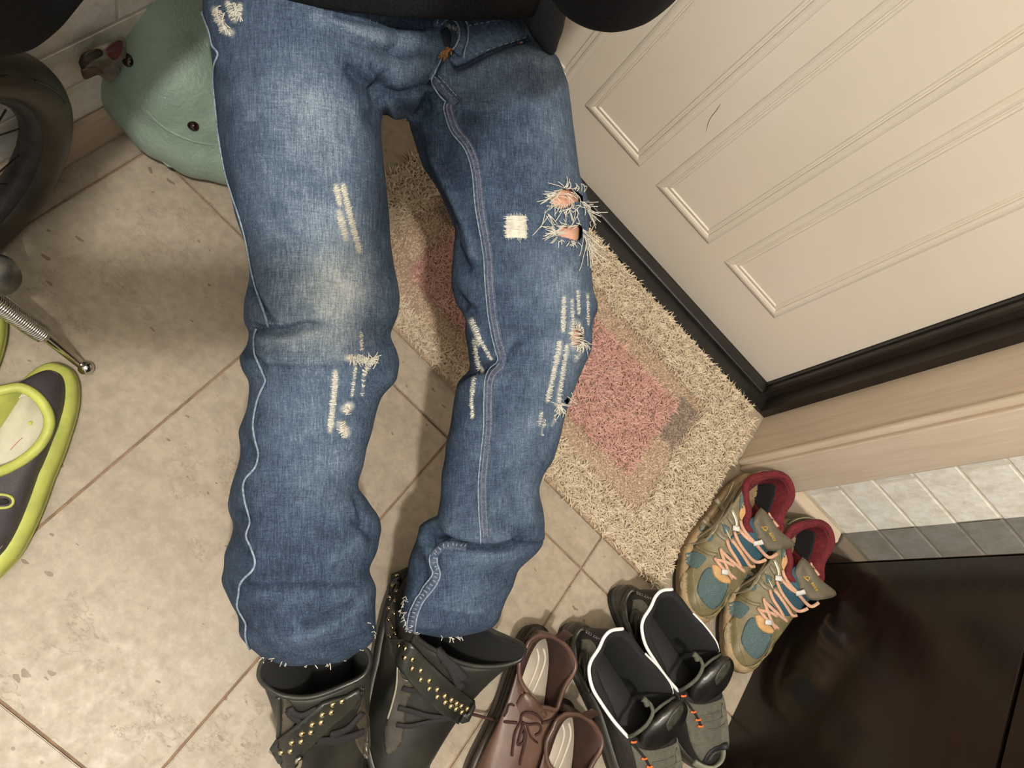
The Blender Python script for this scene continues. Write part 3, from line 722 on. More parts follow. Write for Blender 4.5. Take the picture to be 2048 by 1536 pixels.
# --- brown leather shoes
D = lambda *P: [(920 + x * .2188, 1200 + y * .2188) for x, y in P]
M_brown = NT('brown_leather', (88, 58, 46), .38, 0, .5); _c = M_brown.coord(); M_brown.color(M_brown.ramp(M_brown.noise(14, _c, 4), [(.3, (66, 46, 38)), (.7, (106, 80, 69))])).bump(M_brown.noise(220, _c, 3), .25, .0006); M_brown = M_brown.m
M_brsole = simple('dark_brown_sole', (44, 36, 28), .45, .2, 30, .2)
M_brin = simple('brown_lining', (58, 36, 26), .7, .15, 60, .2)
M_insole = simple('cream_insole', (196, 184, 168), .7, .04, 60, .1)
M_insl2 = simple('cream_insole_ridge', (208, 198, 184), .7, .03, 60, .1)
M_brlace = simple('brown_lace', (52, 26, 20), .8, .2, 200, .3)
K = Shoe('leather_shoe', (.437, .302), (.535, .035), .106, side=1)
tag(K.root, 'brown leather lace-up shoe with pale insole, beside the studded boot', 'shoe')
K.sole('outsole', [(.0005, -.003), (.002, .002), (.020, .004), (.024, .0)], M_brsole)
K.sole('welt', [(.0235, .0), (.025, .004), (.028, .004), (.029, -.004)], M_brsole)
kc = D((720,320),(860,340),(980,430),(1050,560),(1040,660),(960,790),(910,930),(880,1000),(800,985),(700,960),(620,850),(550,720),(545,570),(600,450),(640,370))
kz = [.088,.086,.083,.080,.078,.076,.076,.076,.076,.076,.076,.078,.082,.086,.088]
K.upper([(p[0], p[1], z) for p, z in zip(kc, kz)], [M_brown, M_brin], z0=.026, toez=.052, thick=.0042, lean=.18)
K.rim('collar_binding', .0032, M_brown)
K.insole(M_insole, .034, -.0085)
bi = bvh_of([o for o in K.root.children if o.name.startswith('insole')])
for dx in (0, 60): stroke('insole_ridge', bi, D((700 + dx, 440), (720 + dx, 540), (670 + dx, 700), (600 + dx, 850)), 5, M_insl2, K.root, lift=.0006, flat=.4)
bv = bvh_of([K.up])
sheet('pull_tab', [(*p, z) for p, z in zip(D((865,325),(955,262),(1040,320),(950,385)), (.092,.112,.104,.086))], M_brin, K.root, thick=.003, rnd=False)
for pts, wd in (((550,300),(300,560),(100,850),(20,1040)), 9), (((100,1040),(250,1080),(400,1110),(520,1120)), 6), (((550,730),(620,860),(700,980),(780,1060)), 8), (((560,420),(620,350),(720,315)), 5):
    stroke('seam_ridge', bv, D(*pts), wd, M_brown if wd != 6 else M_brlace, K.root, lift=.0014, flat=.6)
for pts in (((280,800),(300,900),(315,1000)), ((380,900),(350,1000),(335,1060)), ((560,840),(650,950),(750,1050)), ((455,570),(460,640))):
    stroke('stitching', bv, D(*pts), 2, simple('pale_crease', (150, 120, 104), .4), K.root, lift=.0010, flat=.5, taper=True)
kt = sheet('tongue', [(*p, z) for p, z in zip(D((480,1000),(560,870),(640,860),(740,960),(800,1060),(720,1200),(560,1200),(480,1110)), (.068,.078,.082,.080,.074,.066,.062,.064))], M_brown, K.root, thick=.004, dome=.004)
bl = bvh_of([K.up, kt])
mesh('lace', *merge([stroke('l', bl, D(*p), w_, M_brlace, raw=True, lift=.0030) for p, w_ in (
    (((400,1060),(440,1000),(430,960),(470,940),(490,960)), 4), (((550,1110),(560,1040),(620,1010),(700,1040),(740,1090)), 5), (((560,1110),(620,1140),(700,1120),(740,1160),(720,1220),(680,1230)), 5),
    (((550,1110),(500,1200),(480,1330),(470,1420)), 5), (((570,1130),(540,1250),(520,1330),(570,1300),(590,1240),(570,1200)), 5), (((570,1150),(600,1230),(560,1400),(540,1500)), 5), (((740,1120),(840,1090),(880,1050)), 6), (((600,1120),(640,1250),(700,1300)), 4))]), M_brlace, K.root)
mirror_copy(K.root, (.096, -.054, 0), 'brown leather lace-up shoe with pale insole, beside the black and grey hiking shoe')

# --- black studded boots
M_blk = NT('black_leather', (40, 40, 36), .36, 0, .5); _c = M_blk.coord(); M_blk.color(M_blk.ramp(M_blk.noise(20, _c, 4), [(.3, (30, 30, 27)), (.7, (54, 54, 48))])).bump(M_blk.noise(260, _c, 3), .3, .0006); M_blk = M_blk.m
M_blkfab = simple('black_lining_fabric', (15, 15, 17), .95, .2, 300, .3)
M_pat = simple('shiny_black_panel', (70, 64, 54), .22, .25, 25, .1)
M_bsole = simple('black_boot_sole', (30, 29, 25), .42, .2, 30, .2)
M_stud = NT('gold_stud', (214, 196, 150), .22, 1.0).m
M_chrome = NT('chrome', (205, 200, 192), .16, 1.0).m
M_blace = simple('black_fabric_lace', (34, 31, 33), .85, .2, 300, .3)
E1 = lambda *P: [(500 + x / 6.0, 1280 + y / 6.0) for x, y in P]          # left boot
E2 = lambda *P: [(740 + x * .2839, 1100 + y * .2839) for x, y in P]       # right boot
def studs(strap, pts, bvx, r=.0036):
    for p in pts:
        h = hit(bvx, *p)
        if h is None: continue
        n = Vector(h[1]); q = n.to_track_quat('Z', 'Y').to_matrix(); V, Fc = ball((0, 0, 0), (r, r, r * .8), 12, 6)
        V = [np.array(q @ Vector(v)) + h[0] for v in V]; mesh('stud', V, Fc, M_stud, strap)
G = Shoe('studded_boot', (.168, .122), (.362, -.082), .100, side=1)
tag(G.root, 'black studded ankle boot under the left trouser leg with strap slanting down to the left', 'boot')
G.sole('sole', [(.0005, -.003), (.002, .003), (.018, .003), (.022, .005), (.026, .003), (.028, -.004)], M_bsole)
gc = E1((110,450),(180,540),(320,640),(480,685),(700,690),(900,640),(1100,560),(1300,470),(1400,380),(1440,260),(1425,160),(1340,90),(1100,20),(800,-40),(450,20),(200,200),(120,340))
gz = [.172,.168,.166,.166,.166,.167,.168,.171,.174,.180,.184,.186,.19,.19,.19,.184,.176]
G.upper([(p[0], p[1], z) for p, z in zip(gc, gz)], [M_blk, M_blkfab], z0=.026, toez=.056, thick=.005, lean=.25, mid=.62, levels=26)
G.rim('collar_piping', .003, M_blk); G.insole(M_blkfab, .03, -.012)
bv = bvh_of([G.up])
patch('eyelet_panel', bv, E1((400,700),(460,720),(540,820),(560,900),(480,1100),(400,1180),(330,1180),(385,900)), M_pat, G.root, lift=.0012, step=5)
patch('eyelet_panel', bv, E1((1330,560),(1350,580),(1420,1000),(1430,1400),(1380,1420),(1300,1300),(1260,1200),(1320,1100),(1270,1000),(1290,850),(1330,750)), M_pat, G.root, lift=.0012, step=5)
stroke('backstay', bv, E1((345,670),(350,850),(360,1000),(345,1180)), 11, M_blk, G.root, lift=.002, flat=.5)
stroke('side_seam', bv, E1((1350,560),(1380,800),(1430,1050),(1440,1300)), 4, M_blk, G.root, lift=.002, flat=.6)
for p, w_ in (
    (((470,790),(540,870),(640,880),(800,800)), 16), (((460,830),(520,920),(600,950)), 14), (((1340,850),(1250,950),(1150,1050),(950,1120)), 17), (((1340,1080),(1200,1140),(1000,1180),(800,1190)), 20), (((1310,600),(1300,700),(1250,800)), 14)): stroke('lace', bv, E1(*p), w_, M_blace, G.root, lift=.003, flat=.5)
st = patch('strap', bv, E1((300,1200),(560,980),(850,730),(950,690),(1150,640),(1290,560),(1320,640),(1240,760),(1000,960),(760,1190),(640,1330),(520,1450),(400,1520),(330,1480),(232,1310)), M_blk, G.root, lift=.0065, step=7, thick=.0045, rnd=False)
studs(st, E1((1225,590),(1115,635),(1105,735),(995,775),(978,868),(868,897),(855,988),(748,1015),(733,1108),(623,1125),(615,1218),(503,1232),(487,1333),(375,1350)), bvh_of([st]))
stroke('buckle', bvh_of([G.up, st]), E1((560,1440),(600,1370),(620,1400),(600,1500),(540,1536)), 9, M_chrome, G.root, lift=.003)
# right boot
G2 = Shoe('studded_boot', (.232, .238), (.408, .012), .100, side=-1)
tag(G2.root, 'black studded boot under the right trouser leg with studs up its side', 'boot')
G2.sole('sole', [(.0005, -.003), (.002, .003), (.018, .003), (.022, .005), (.026, .003), (.028, -.004)], M_bsole)
g2c = E2((1090,700),(1060,770),(930,815),(760,820),(600,780),(450,700),(370,650),(330,600),(360,480),(520,400),(700,420),(850,560),(960,615),(1060,660))
g2z = [.166,.160,.155,.152,.152,.154,.158,.164,.176,.184,.186,.180,.174,.170]
G2.upper([(p[0], p[1], z) for p, z in zip(g2c, g2z)], [M_blk, M_blkfab], z0=.026, toez=.056, thick=.005, lean=.25, mid=.60, levels=26)
G2.rim('collar_piping', .003, M_blk); G2.insole(M_blkfab, .03, -.012)
bv = bvh_of([G2.up])
patch('eyelet_panel', bv, E2((200,800),(230,900),(290,920),(310,980),(260,1080),(250,1150),(240,1240),(230,1330),(190,1400),(120,1440),(100,1300),(130,1150),(170,980)), M_pat, G2.root, lift=.0012, step=5)
stroke('piping', bv, E2((205,800),(190,950),(160,1080),(130,1180)), 4, M_silv, G2.root, lift=.002, flat=.6)
for p, w_ in (
    (((230,960),(290,980),(380,960)), 13), (((200,1100),(280,1120),(420,1160),(560,1170)), 13), (((190,1220),(280,1230),(420,1200),(580,1170)), 12), (((520,760),(600,830),(660,900)), 22), (((470,700),(560,800),(640,960)), 20)): stroke('lace', bv, E2(*p), w_, M_blace, G2.root, lift=.003, flat=.5)
st2 = patch('strap', bv, E2((165,640),(290,640),(400,760),(560,910),(680,1010),(740,1060),(745,1110),(700,1210),(650,1225),(540,1165),(430,1070),(320,960),(230,830),(180,740)), M_blk, G2.root, lift=.0065, step=7, thick=.0045, rnd=False)
studs(st2, E2((205,672),(247,690),(245,757),(298,770),(298,833),(357,848),(357,912),(417,920),(417,976),(474,982),(474,1033),(528,1027),(530,1073),(575,1056),(570,1100),(612,1080),(607,1120),(645,1098),(648,1142),(687,1118)), bvh_of([st2]))
sb = patch('side_band', bv, E2((150,170),(200,150),(225,200),(205,290),(190,400),(180,520),(190,600),(230,640),(170,680),(130,600),(120,450),(130,300)), M_blk, G2.root, lift=.004, step=6, thick=.004, rnd=False)
if sb: studs(sb, E2((188,180),(160,250),(190,290),(140,330),(175,360),(132,410),(172,445),(130,490),(155,545),(140,610),(180,590),(215,615),(145,690)), bvh_of([sb]), .0032)

# --- lime and charcoal clogs
Cg = lambda *P: [(x * .2604, 740 + y * .2604) for x, y in P]
M_lime = simple('lime_foam', (190, 196, 98), .5, .07, 40, .15)
M_char = simple('charcoal_foam', (66, 60, 64), .55, .12, 60, .25)
M_insw = simple('white_insole', (216, 212, 192), .6, .03, 80, .15)
Q = Shoe('clog', (-.268, .122), (-.160, -.150), .100, side=1)
tag(Q.root, 'lime green and charcoal clog with its white insole in full view beside the kickstand', 'clog')
Q.sole('sole', [(.0005, .004), (.003, .010), (.014, .012), (.0165, .0095), (.019, .0105), (.028, .006), (.031, -.002)], M_lime)
cc_ = Cg((0,160),(140,135),(240,170),(320,245),(372,345),(375,440),(325,550),(245,640),(130,720),(0,780),(-130,800),(-280,700),(-360,520),(-330,350),(-200,210))
Q.upper([(p[0], p[1], z) for p, z in zip(cc_, [.062,.062,.062,.062,.061,.060,.058,.058,.060,.064,.068,.066,.062,.062,.062])], [M_char, M_lime], z0=.030, toez=.060, thick=.006, lean=.22, mid=.7)
Q.rim('collar_rim', .0058, M_lime); Q.insole(M_insw, .040, -.0065)
bv = bvh_of([Q.up])
stroke('vent_rim', bv, Cg((-60,960),(0,955),(60,962),(100,985),(105,1010),(85,1045),(40,1058),(-60,1060)), 5.5, M_lime, Q.root, lift=.001, flat=.5)
patch('vent', bv, Cg((-60,985),(0,985),(50,990),(72,1008),(50,1030),(-60,1035)), M_outsole, Q.root, lift=.0008, step=4)
bi = bvh_of([o for o in Q.root.children if o.name.startswith('insole')])
patch('insole_dot', bi, Cg((215,405),(235,392),(252,405),(240,422),(222,422)), M_lime, Q.root, lift=.0012, step=3)
stroke('insole_line', bi, Cg((80,615),(120,570),(172,520)), 1.4, simple('red_line', (170, 110, 96), .6), Q.root, lift=.0006, flat=.4)
mesh('sawtooth_edge', *merge([tube([F(*Cg((x, y))[0], .0415), F(*Cg((x - 6, y - 22))[0], .0425)], .0016, 5) for x, y in ((15,345),(30,325),(48,305),(64,285),(82,268),(98,252),(116,238),(134,226),(152,216),(170,208),(188,204),(206,202),(222,206))]), M_insw, Q.root)['kind'] = 'stuff'
mirror_copy(Q.root, (-.113, .001, 0), 'lime green clog farther left, mostly cut off by the edge of the photo')

# ------------------------------------------------------------------ small bicycle by the left wall
M_tyre = simple('black_tyre', (52, 47, 37), .42, .25, 14, .15)
M_rim = simple('dusty_dark_rim', (44, 42, 44), .5, .3, 60, .3)
M_steel = simple('dull_steel', (128, 126, 120), .35, .2, 60, .2, metal=.8)
M_fmet = simple('black_bike_frame', (24, 23, 24), .35, .3, 20, .1)
bd = np.array([-.10, .995, 0]); bn = np.array([.995, .10, 0]); BR, BT = .150, .025
bc = F(104, 214, BR + BT) - bd * (BR + .008); bc[2] = BR + BT
bk = empty('bicycle', (bc[0], bc[1], 0)); tag(bk, 'small dark bicycle with fat tyre and chrome kickstand by the left wall', 'bicycle')
def wheel_pt(a, r, off=0): return bc + bd * (r * math.cos(a)) + np.array([0, 0, r * math.sin(a)]) + bn * off
V, Fc = [], []
na, nb_ = 72, 18
for i in range(na):
    a = 2 * math.pi * i / na
    for j in range(nb_):
        b = 2 * math.pi * j / nb_; V.append(wheel_pt(a, BR + BT * math.cos(b) * 1.0, BT * math.sin(b) * 1.02))
for i in range(na):
    for j in range(nb_): Fc.append((i * nb_ + j, i * nb_ + (j + 1) % nb_, ((i + 1) % na) * nb_ + (j + 1) % nb_, ((i + 1) % na) * nb_ + j))
mesh('tyre', V, Fc, M_tyre, bk)
V, Fc = [], []
for i in range(na):
    a = 2 * math.pi * i / na
    for r, of in ((BR - .014, .015), (BR - .026, .013), (BR - .032, .005), (BR - .032, -.005), (BR - .026, -.013), (BR - .014, -.015)): V.append(wheel_pt(a, r, of))
for i in range(na):
    for j in range(6): Fc.append((i * 6 + j, i * 6 + (j + 1) % 6, ((i + 1) % na) * 6 + (j + 1) % 6, ((i + 1) % na) * 6 + j))
mesh('rim', V, Fc, M_rim, bk)
for a0, a1, rr in ((.9, 1.5, BR + .012), (1.7, 2.4, BR + .010), (.2, .7, BR + .011)):
    g = tube([wheel_pt(a, rr, BT * math.sqrt(max(0, 1 - ((rr - BR) / BT) ** 2)) + .0004) for a in np.linspace(a0, a1, 14)], .0014, 6); mesh('sidewall_mark', g[0], g[1], M_fmet, bk)
g = tube([bc - bn * .035, bc + bn * .035], .017, 20); mesh('hub', g[0], g[1], M_steel, bk)
for i in range(16):
    a = 2 * math.pi * i / 16; sg = 1 if i % 2 else -1
    g = tube([wheel_pt(a + .5 * (1 if i % 4 < 2 else -1), .016, sg * .024), wheel_pt(a, BR - .036, 0)], .0012, 6); mesh('spoke', g[0], g[1], M_steel, bk)
for sg in (1, -1):
    e = bc - bd * .30 + np.array([0, 0, .02]) + bn * sg * .03
    g = tube([bc + bn * sg * .048, e], .009, 10); mesh('stay', g[0], g[1], M_fmet, bk)
g = tube([bc + bn * .046, bc + bn * .056], .014, 6); mesh('axle_nut', g[0], g[1], M_steel, bk); g = tube([bc - bn * .046, bc - bn * .056], .014, 6); mesh('axle_nut', g[0], g[1], M_steel, bk)
# frame to the front, mostly out of view
ft = bc - bd * .30 + np.array([0, 0, .02])
for nm, P, r in (('seat_tube', [ft, ft + np.array([0, 0, .28]) + bd * .05], .014), ('down_tube', [ft, ft - bd * .3 + np.array([0, 0, .22])], .015), ('top_tube', [ft + np.array([0, 0, .22]) + bd * .04, ft - bd * .3 + np.array([0, 0, .26])], .012), ('seat_stay', [bc + bn * .048, ft + np.array([0, 0, .2]) + bd * .04], .007), ('seat_stay', [bc - bn * .048, ft + np.array([0, 0, .2]) + bd * .04], .007), ('fork', [ft - bd * .3 + np.array([0, 0, .28]), ft - bd * .36 + np.array([0, 0, -.0])], .014)):
    pass
# kickstand with its return spring
kp = F(-70, 560, .14); tip = F(168, 734, .006); a_ = F(84, 664, .062)
bar = [kp, F(-10, 592, .115), a_, tip]
g = tube(catmull(bar, 40), np.interp(np.linspace(0, 1, 40), [0, .6, 1], [.0085, .0078, .0052]), 12, True); ks = mesh('kickstand', g[0], g[1], M_chrome, bk)
V, Fc = ball(F(172, 736, .0095), .0092, 16, 10); mesh('kickstand_foot', V, Fc, M_chrome, ks)
s0, s1 = F(-40, 585, .145), F(84, 668, .078); ax = (s1 - s0) / np.linalg.norm(s1 - s0); u1 = np.cross(ax, [0, 0, 1.]); u1 /= np.linalg.norm(u1); u2 = np.cross(ax, u1)
tt = np.linspace(0, 1, 30 * 14); hel = [s0 + (s1 - s0) * t + .0092 * (math.cos(2 * math.pi * 30 * t) * u1 + math.sin(2 * math.pi * 30 * t) * u2) for t in tt]
g = tube(hel, .0016, 6); mesh('spring', g[0], g[1], M_chrome, bk)
hk = [s1 + ax * (-.002), s1 + ax * .006 + u1 * .004, s1 + ax * .009, s1 + ax * .005 - u1 * .005]; g = tube(catmull(hk, 14), .0018, 6); mesh('spring_hook', g[0], g[1], M_chrome, bk)
V, Fc = merge([tube([F(-8, 545, .15), F(-8, 545, .15) + np.array([.010, -.004, .012])], .021, 24)]); mesh('stand_bracket', V, Fc, M_steel, bk)
g = tube([F(-12, 548, .145), bc + bn * .05], .010, 10); mesh('bracket_arm', g[0], g[1], M_fmet, bk)

# ------------------------------------------------------------------ green rubber toy animal
M_green = NT('green_satin_rubber', (118, 152, 132), .30, 0, .5); _c = M_green.coord()
M_green.color(M_green.ramp(M_green.noise(9, _c, 4), [(.3, (118, 138, 122)), (.7, (146, 164, 148))])); M_green.bump(M_green.noise(150, _c, 4, .7), .6, .004); M_green = M_green.m
ty = empty('rubber_toy', tuple(F(370, 170, 0))); tag(ty, 'large pale green rubber toy animal with small brown eyes by the left wall', 'toy')
sp = [((352,140), .115, .088), ((398,278), .058, .056), ((335,245), .066, .054), ((300,190), .085, .060), ((420,60), .13, .095), ((330,20), .15, .085), ((262,120), .11, .058), ((440,200), .10, .07), ((455,300), .055, .05), ((380,200), .09, .075)]
parts = [ball(F(*c, z), (r, r, r * .92), 28, 18) for c, z, r in sp]
tb = remesh('body', parts, .006, M_green, ty, smooth=14, sub=1)
v_ = getv(tb); 
bv = bvh_of([tb])
stroke('mouth_fold', bv, [(292,222), (318,248), (345,266), (372,278), (400,286), (442,292)], 7, M_green, ty, lift=-.0004, flat=.7, taper=True)
stroke('fold', bv, [(318,318), (345,335), (372,318), (405,292)], 4, M_green, ty, lift=-.0002, flat=.5, taper=True)
stroke('fold', bv, [(332,104), (345,96), (362,88)], 4, M_green, ty, lift=-.0002, flat=.6, taper=True)
M_eye = simple('glossy_brown_eye', (34, 20, 16), .08, .2, 20, 0)
for c, r in (((386,252), .0085), ((254,120), .0095)):
    h = hit(bv, *c)
    if h: V, Fc = ball(h[0] - h[1] * .002, (r, r * .8, r * .8), 20, 12); mesh('eye', V, Fc, M_eye, ty)
dk = [F(c[0], c[1], 0) for c, z, r in sp]
V, Fc = merge([ball(F(398,285,.012), (.062, .062, .011), 28, 8), ball(F(330,240,.012), (.055, .055, .011), 28, 8), ball(F(350,170,.012), (.07, .07, .011), 28, 8)]); remesh('base', [(V, Fc)], .005, simple('under_toy_shade', (40, 36, 30), .7, .1), ty)  # flat dark discs standing in for the shadow under the toy
stroke('strap', bv, [(248,-10), (252,8), (247,30), (240,62), (246,98)], 13, simple('dark_green_strap', (36, 62, 44), .6), ty, lift=.001, flat=.35)
tr = empty('wrapper', tuple(F(200, 130, 0.0))); tag(tr, 'crumpled grey and red wrapper sticking out between the green toy and the wall', 'wrapper')
def crumple(o, amp, sc_):
    for v in o.data.vertices:
        p = v.co; k = math.sin(p.x * sc_) * math.cos(p.y * sc_ * 1.3 + 1) + .6 * math.sin(p.z * sc_ * 2.1 + p.x * sc_); v.co = p + Vector((.5, -.5, .7)) * (amp * k)
    return o
crumple(sheet('film', [(160,130,0.190), (172,104,0.205), (205,88,0.215), (246,74,0.215), (252,110,0.175), (236,150,0.155), (218,166,0.150), (196,150,0.165), (168,155,0.170)], simple('grey_film', (122, 116, 104), .3, .2, 60, .5), tr, step=6, thick=.0015), .004, 160)
crumple(sheet('printed_panel', [(210,98,0.223), (238,80,0.221), (246,94,0.210), (232,120,0.200), (216,112,0.210)], simple('dull_red', (92, 34, 42), .4, .2, 60, .3), tr, step=5, thick=.0015), .003, 170)
crumple(sheet('printed_panel', [(156,126,0.203), (166,106,0.213), (196,98,0.217), (206,110,0.210), (184,122,0.203), (164,140,0.197)], simple('dark_olive_print', (46, 42, 32), .35, .3, 60, .3), tr, step=5, thick=.0015), .003, 150)
crumple(sheet('printed_panel', [(160,140,0.197), (186,132,0.197), (204,142,0.187), (214,162,0.173), (196,150,0.181), (170,158,0.185)], simple('dull_brown_print', (84, 64, 54), .4, .3, 60, .3), tr, step=5, thick=.0015), .003, 140)
g = tube(catmull([F(236,140,0.165), F(240,150,0.105), F(238,160,0.057)], 12), .002, 6); mesh('tail', g[0], g[1], simple('grey_cord', (110, 104, 92), .6), tr)

# ------------------------------------------------------------------ the person: legs, jeans, hooded top
def zf(u, v): return -1.0 / ray(u, v)[2]
HZ = ([-200, 0, 250, 680, 1000, 1330], [.385, .372, .345, .29, .235, .178])
LL = np.array([(-60,404),(0,405),(25,404),(65,416),(95,420),(120,424),(165,427),(200,430),(300,440),(370,456),(430,470),(500,494),(550,500),(575,494),(600,488),(647,486),(663,499),(690,495),(715,476),(740,484),(758,498),(815,495),(861,476),(894,481),(937,474),(975,460),(1008,455),(1048,466),(1083,459),(1110,448),(1158,443),(1198,456),(1229,474),(1267,479),(1295,496),(1308,512)])
LR = np.array([(-60,800),(60,800),(150,790),(210,770),(250,762),(295,764),(355,771),(420,778),(490,782),(550,792),(594,801),(630,796),(672,780),(700,793),(725,801),(761,793),(790,765),(844,748),(926,727),(976,716),(1000,735),(1030,755),(1060,765),(1100,755),(1138,739),(1175,751),(1238,752),(1269,754),(1292,740),(1308,712)])
RL = np.array([(-60,800),(60,812),(150,820),(200,818),(250,818),(334,845),(382,878),(460,911),(534,903),(573,902),(606,911),(640,934),(660,929),(704,936),(740,941),(752,925),(764,915),(836,902),(944,884),(1051,875),(1085,880)])
RR = np.array([(-60,1100),(27,1042),(74,1066),(113,1117),(168,1137),(265,1149),(351,1160),(390,1174),(429,1180),(484,1176),(546,1184),(581,1186),(606,1197),(620,1197),(643,1186),(698,1184),(741,1165),(808,1137),(886,1118),(920,1108),(949,1087),(981,1077),(1010,1084),(1046,1091),(1080,1090),(1100,1076)])
CL = np.array([(1035,865),(1050,838),(1067,836),(1095,826),(1121,818),(1160,812),(1200,806),(1240,798),(1262,805),(1275,822)])
CR = np.array([(1035,1080),(1087,1088),(1108,1073),(1140,1037),(1173,1026),(1200,1011),(1241,1000),(1262,984),(1270,975)])
def leg_tube(Lp, Rp, v0, v1, dv=6, shrink=1.0, thick=.80, slope=.0, zoff=0.0, n=48, cap=0, dz=None):
    rings = []
    for v in np.arange(v0, v1 + .1, dv):
        l = np.interp(v, Lp[:, 0], Lp[:, 1]); r = np.interp(v, Rp[:, 0], Rp[:, 1]); c = (l + r) / 2; hw = (r - l) / 2 * shrink
        if cap:
            e = min(1, (v1 - v) / cap); hw *= math.sqrt(max(.02, 1 - (1 - e) ** 2))
        z = np.interp(v, *HZ) + zoff; Z = (1 - z) * zf(c, v); t = hw * Z / FPX * (thick if not callable(thick) else thick(v)); ring = []
        for j in range(n):
            a = 2 * math.pi * j / n; ca, sa = math.cos(a), math.sin(a)
            ex = .86; x = math.copysign(abs(ca) ** ex, ca); y = math.copysign(abs(sa) ** ex, sa)
            u = c + hw * x; ring.append(W(u, v, Z + slope * (u - c) - t * y))
        rings.append(ring)
    return loft(rings)
SL = .00026
PL = np.array([(-150,408),(0,405),(65,416),(120,424),(170,440),(205,520),(235,700)]); PR = np.array([(-150,1095),(0,1062),(27,1042),(74,1064),(113,1116),(168,1130),(205,1080),(235,900)])
jp = [leg_tube(LL, LR, -20, 1334, cap=34, slope=.00012), leg_tube(RL, RR, -20, 1092, cap=10, slope=.00015, zoff=.003),
      leg_tube(CL, CR, 1035, 1276, cap=26, slope=.00015, zoff=-.024, thick=.7), leg_tube(PL, PR, -140, 232, thick=.33, slope=SL, cap=46, n=72)]
skinm = NT('skin', (206, 152, 128), .5, 0, .4); _c = skinm.coord(); skinm.color(skinm.ramp(skinm.noise(60, _c, 4), [(.3, (220, 160, 132)), (.7, (236, 184, 158))])); skinm = skinm.m
# denim
dn = NT('blue_denim', (74, 104, 138), .85, 0, .2)
at = dn.n('ShaderNodeAttribute', attribute_name='wear'); sp_ = dn.n('ShaderNodeSeparateColor'); dn.l(at.outputs['Color'], sp_.inputs[0])
co = dn.coord((900, 55, 300)); co2 = dn.coord((60, 700, 200)); co3 = dn.coord()
str_ = dn.noise(1.0, co, 3, .7); str2 = dn.noise(1.0, co2, 2, .7); blot = dn.noise(38, co3, 4, .7); fine = dn.noise(620, co3, 2, .8)
grain = dn.math('ADD', dn.math('MULTIPLY', dn.math('SUBTRACT', str_, .5), .75), dn.math('MULTIPLY', dn.math('SUBTRACT', str2, .5), .35))
grain = dn.math('ADD', grain, dn.math('MULTIPLY', dn.math('SUBTRACT', blot, .5), .45)); grain = dn.math('ADD', grain, dn.math('MULTIPLY', dn.math('SUBTRACT', fine, .5), .55))
lev = dn.math('ADD', sp_.outputs[0], dn.math('MULTIPLY', grain, .9), True)
dn.color(dn.mix(sp_.outputs[1], dn.ramp(lev, [(.0, (26, 34, 48)), (.25, (50, 64, 84)), (.5, (86, 102, 122)), (.75, (138, 152, 166)), (1.0, (204, 212, 216))]), (222, 222, 212)))
wv = dn.n('ShaderNodeTexWave', wave_type='BANDS', bands_direction='DIAGONAL'); wv.inputs['Scale'].default_value = 210; wv.inputs['Distortion'].default_value = 1.5; dn.l(co3, wv.inputs['Vector'])
dn.bump(dn.math('ADD', dn.math('MULTIPLY', wv.outputs['Fac'], .6), dn.math('MULTIPLY', str_, .8)), .45, .0007)
M_denim = dn.m
jn = remesh('jeans', jp, .0036, M_denim, None, smooth=5, sub=1)
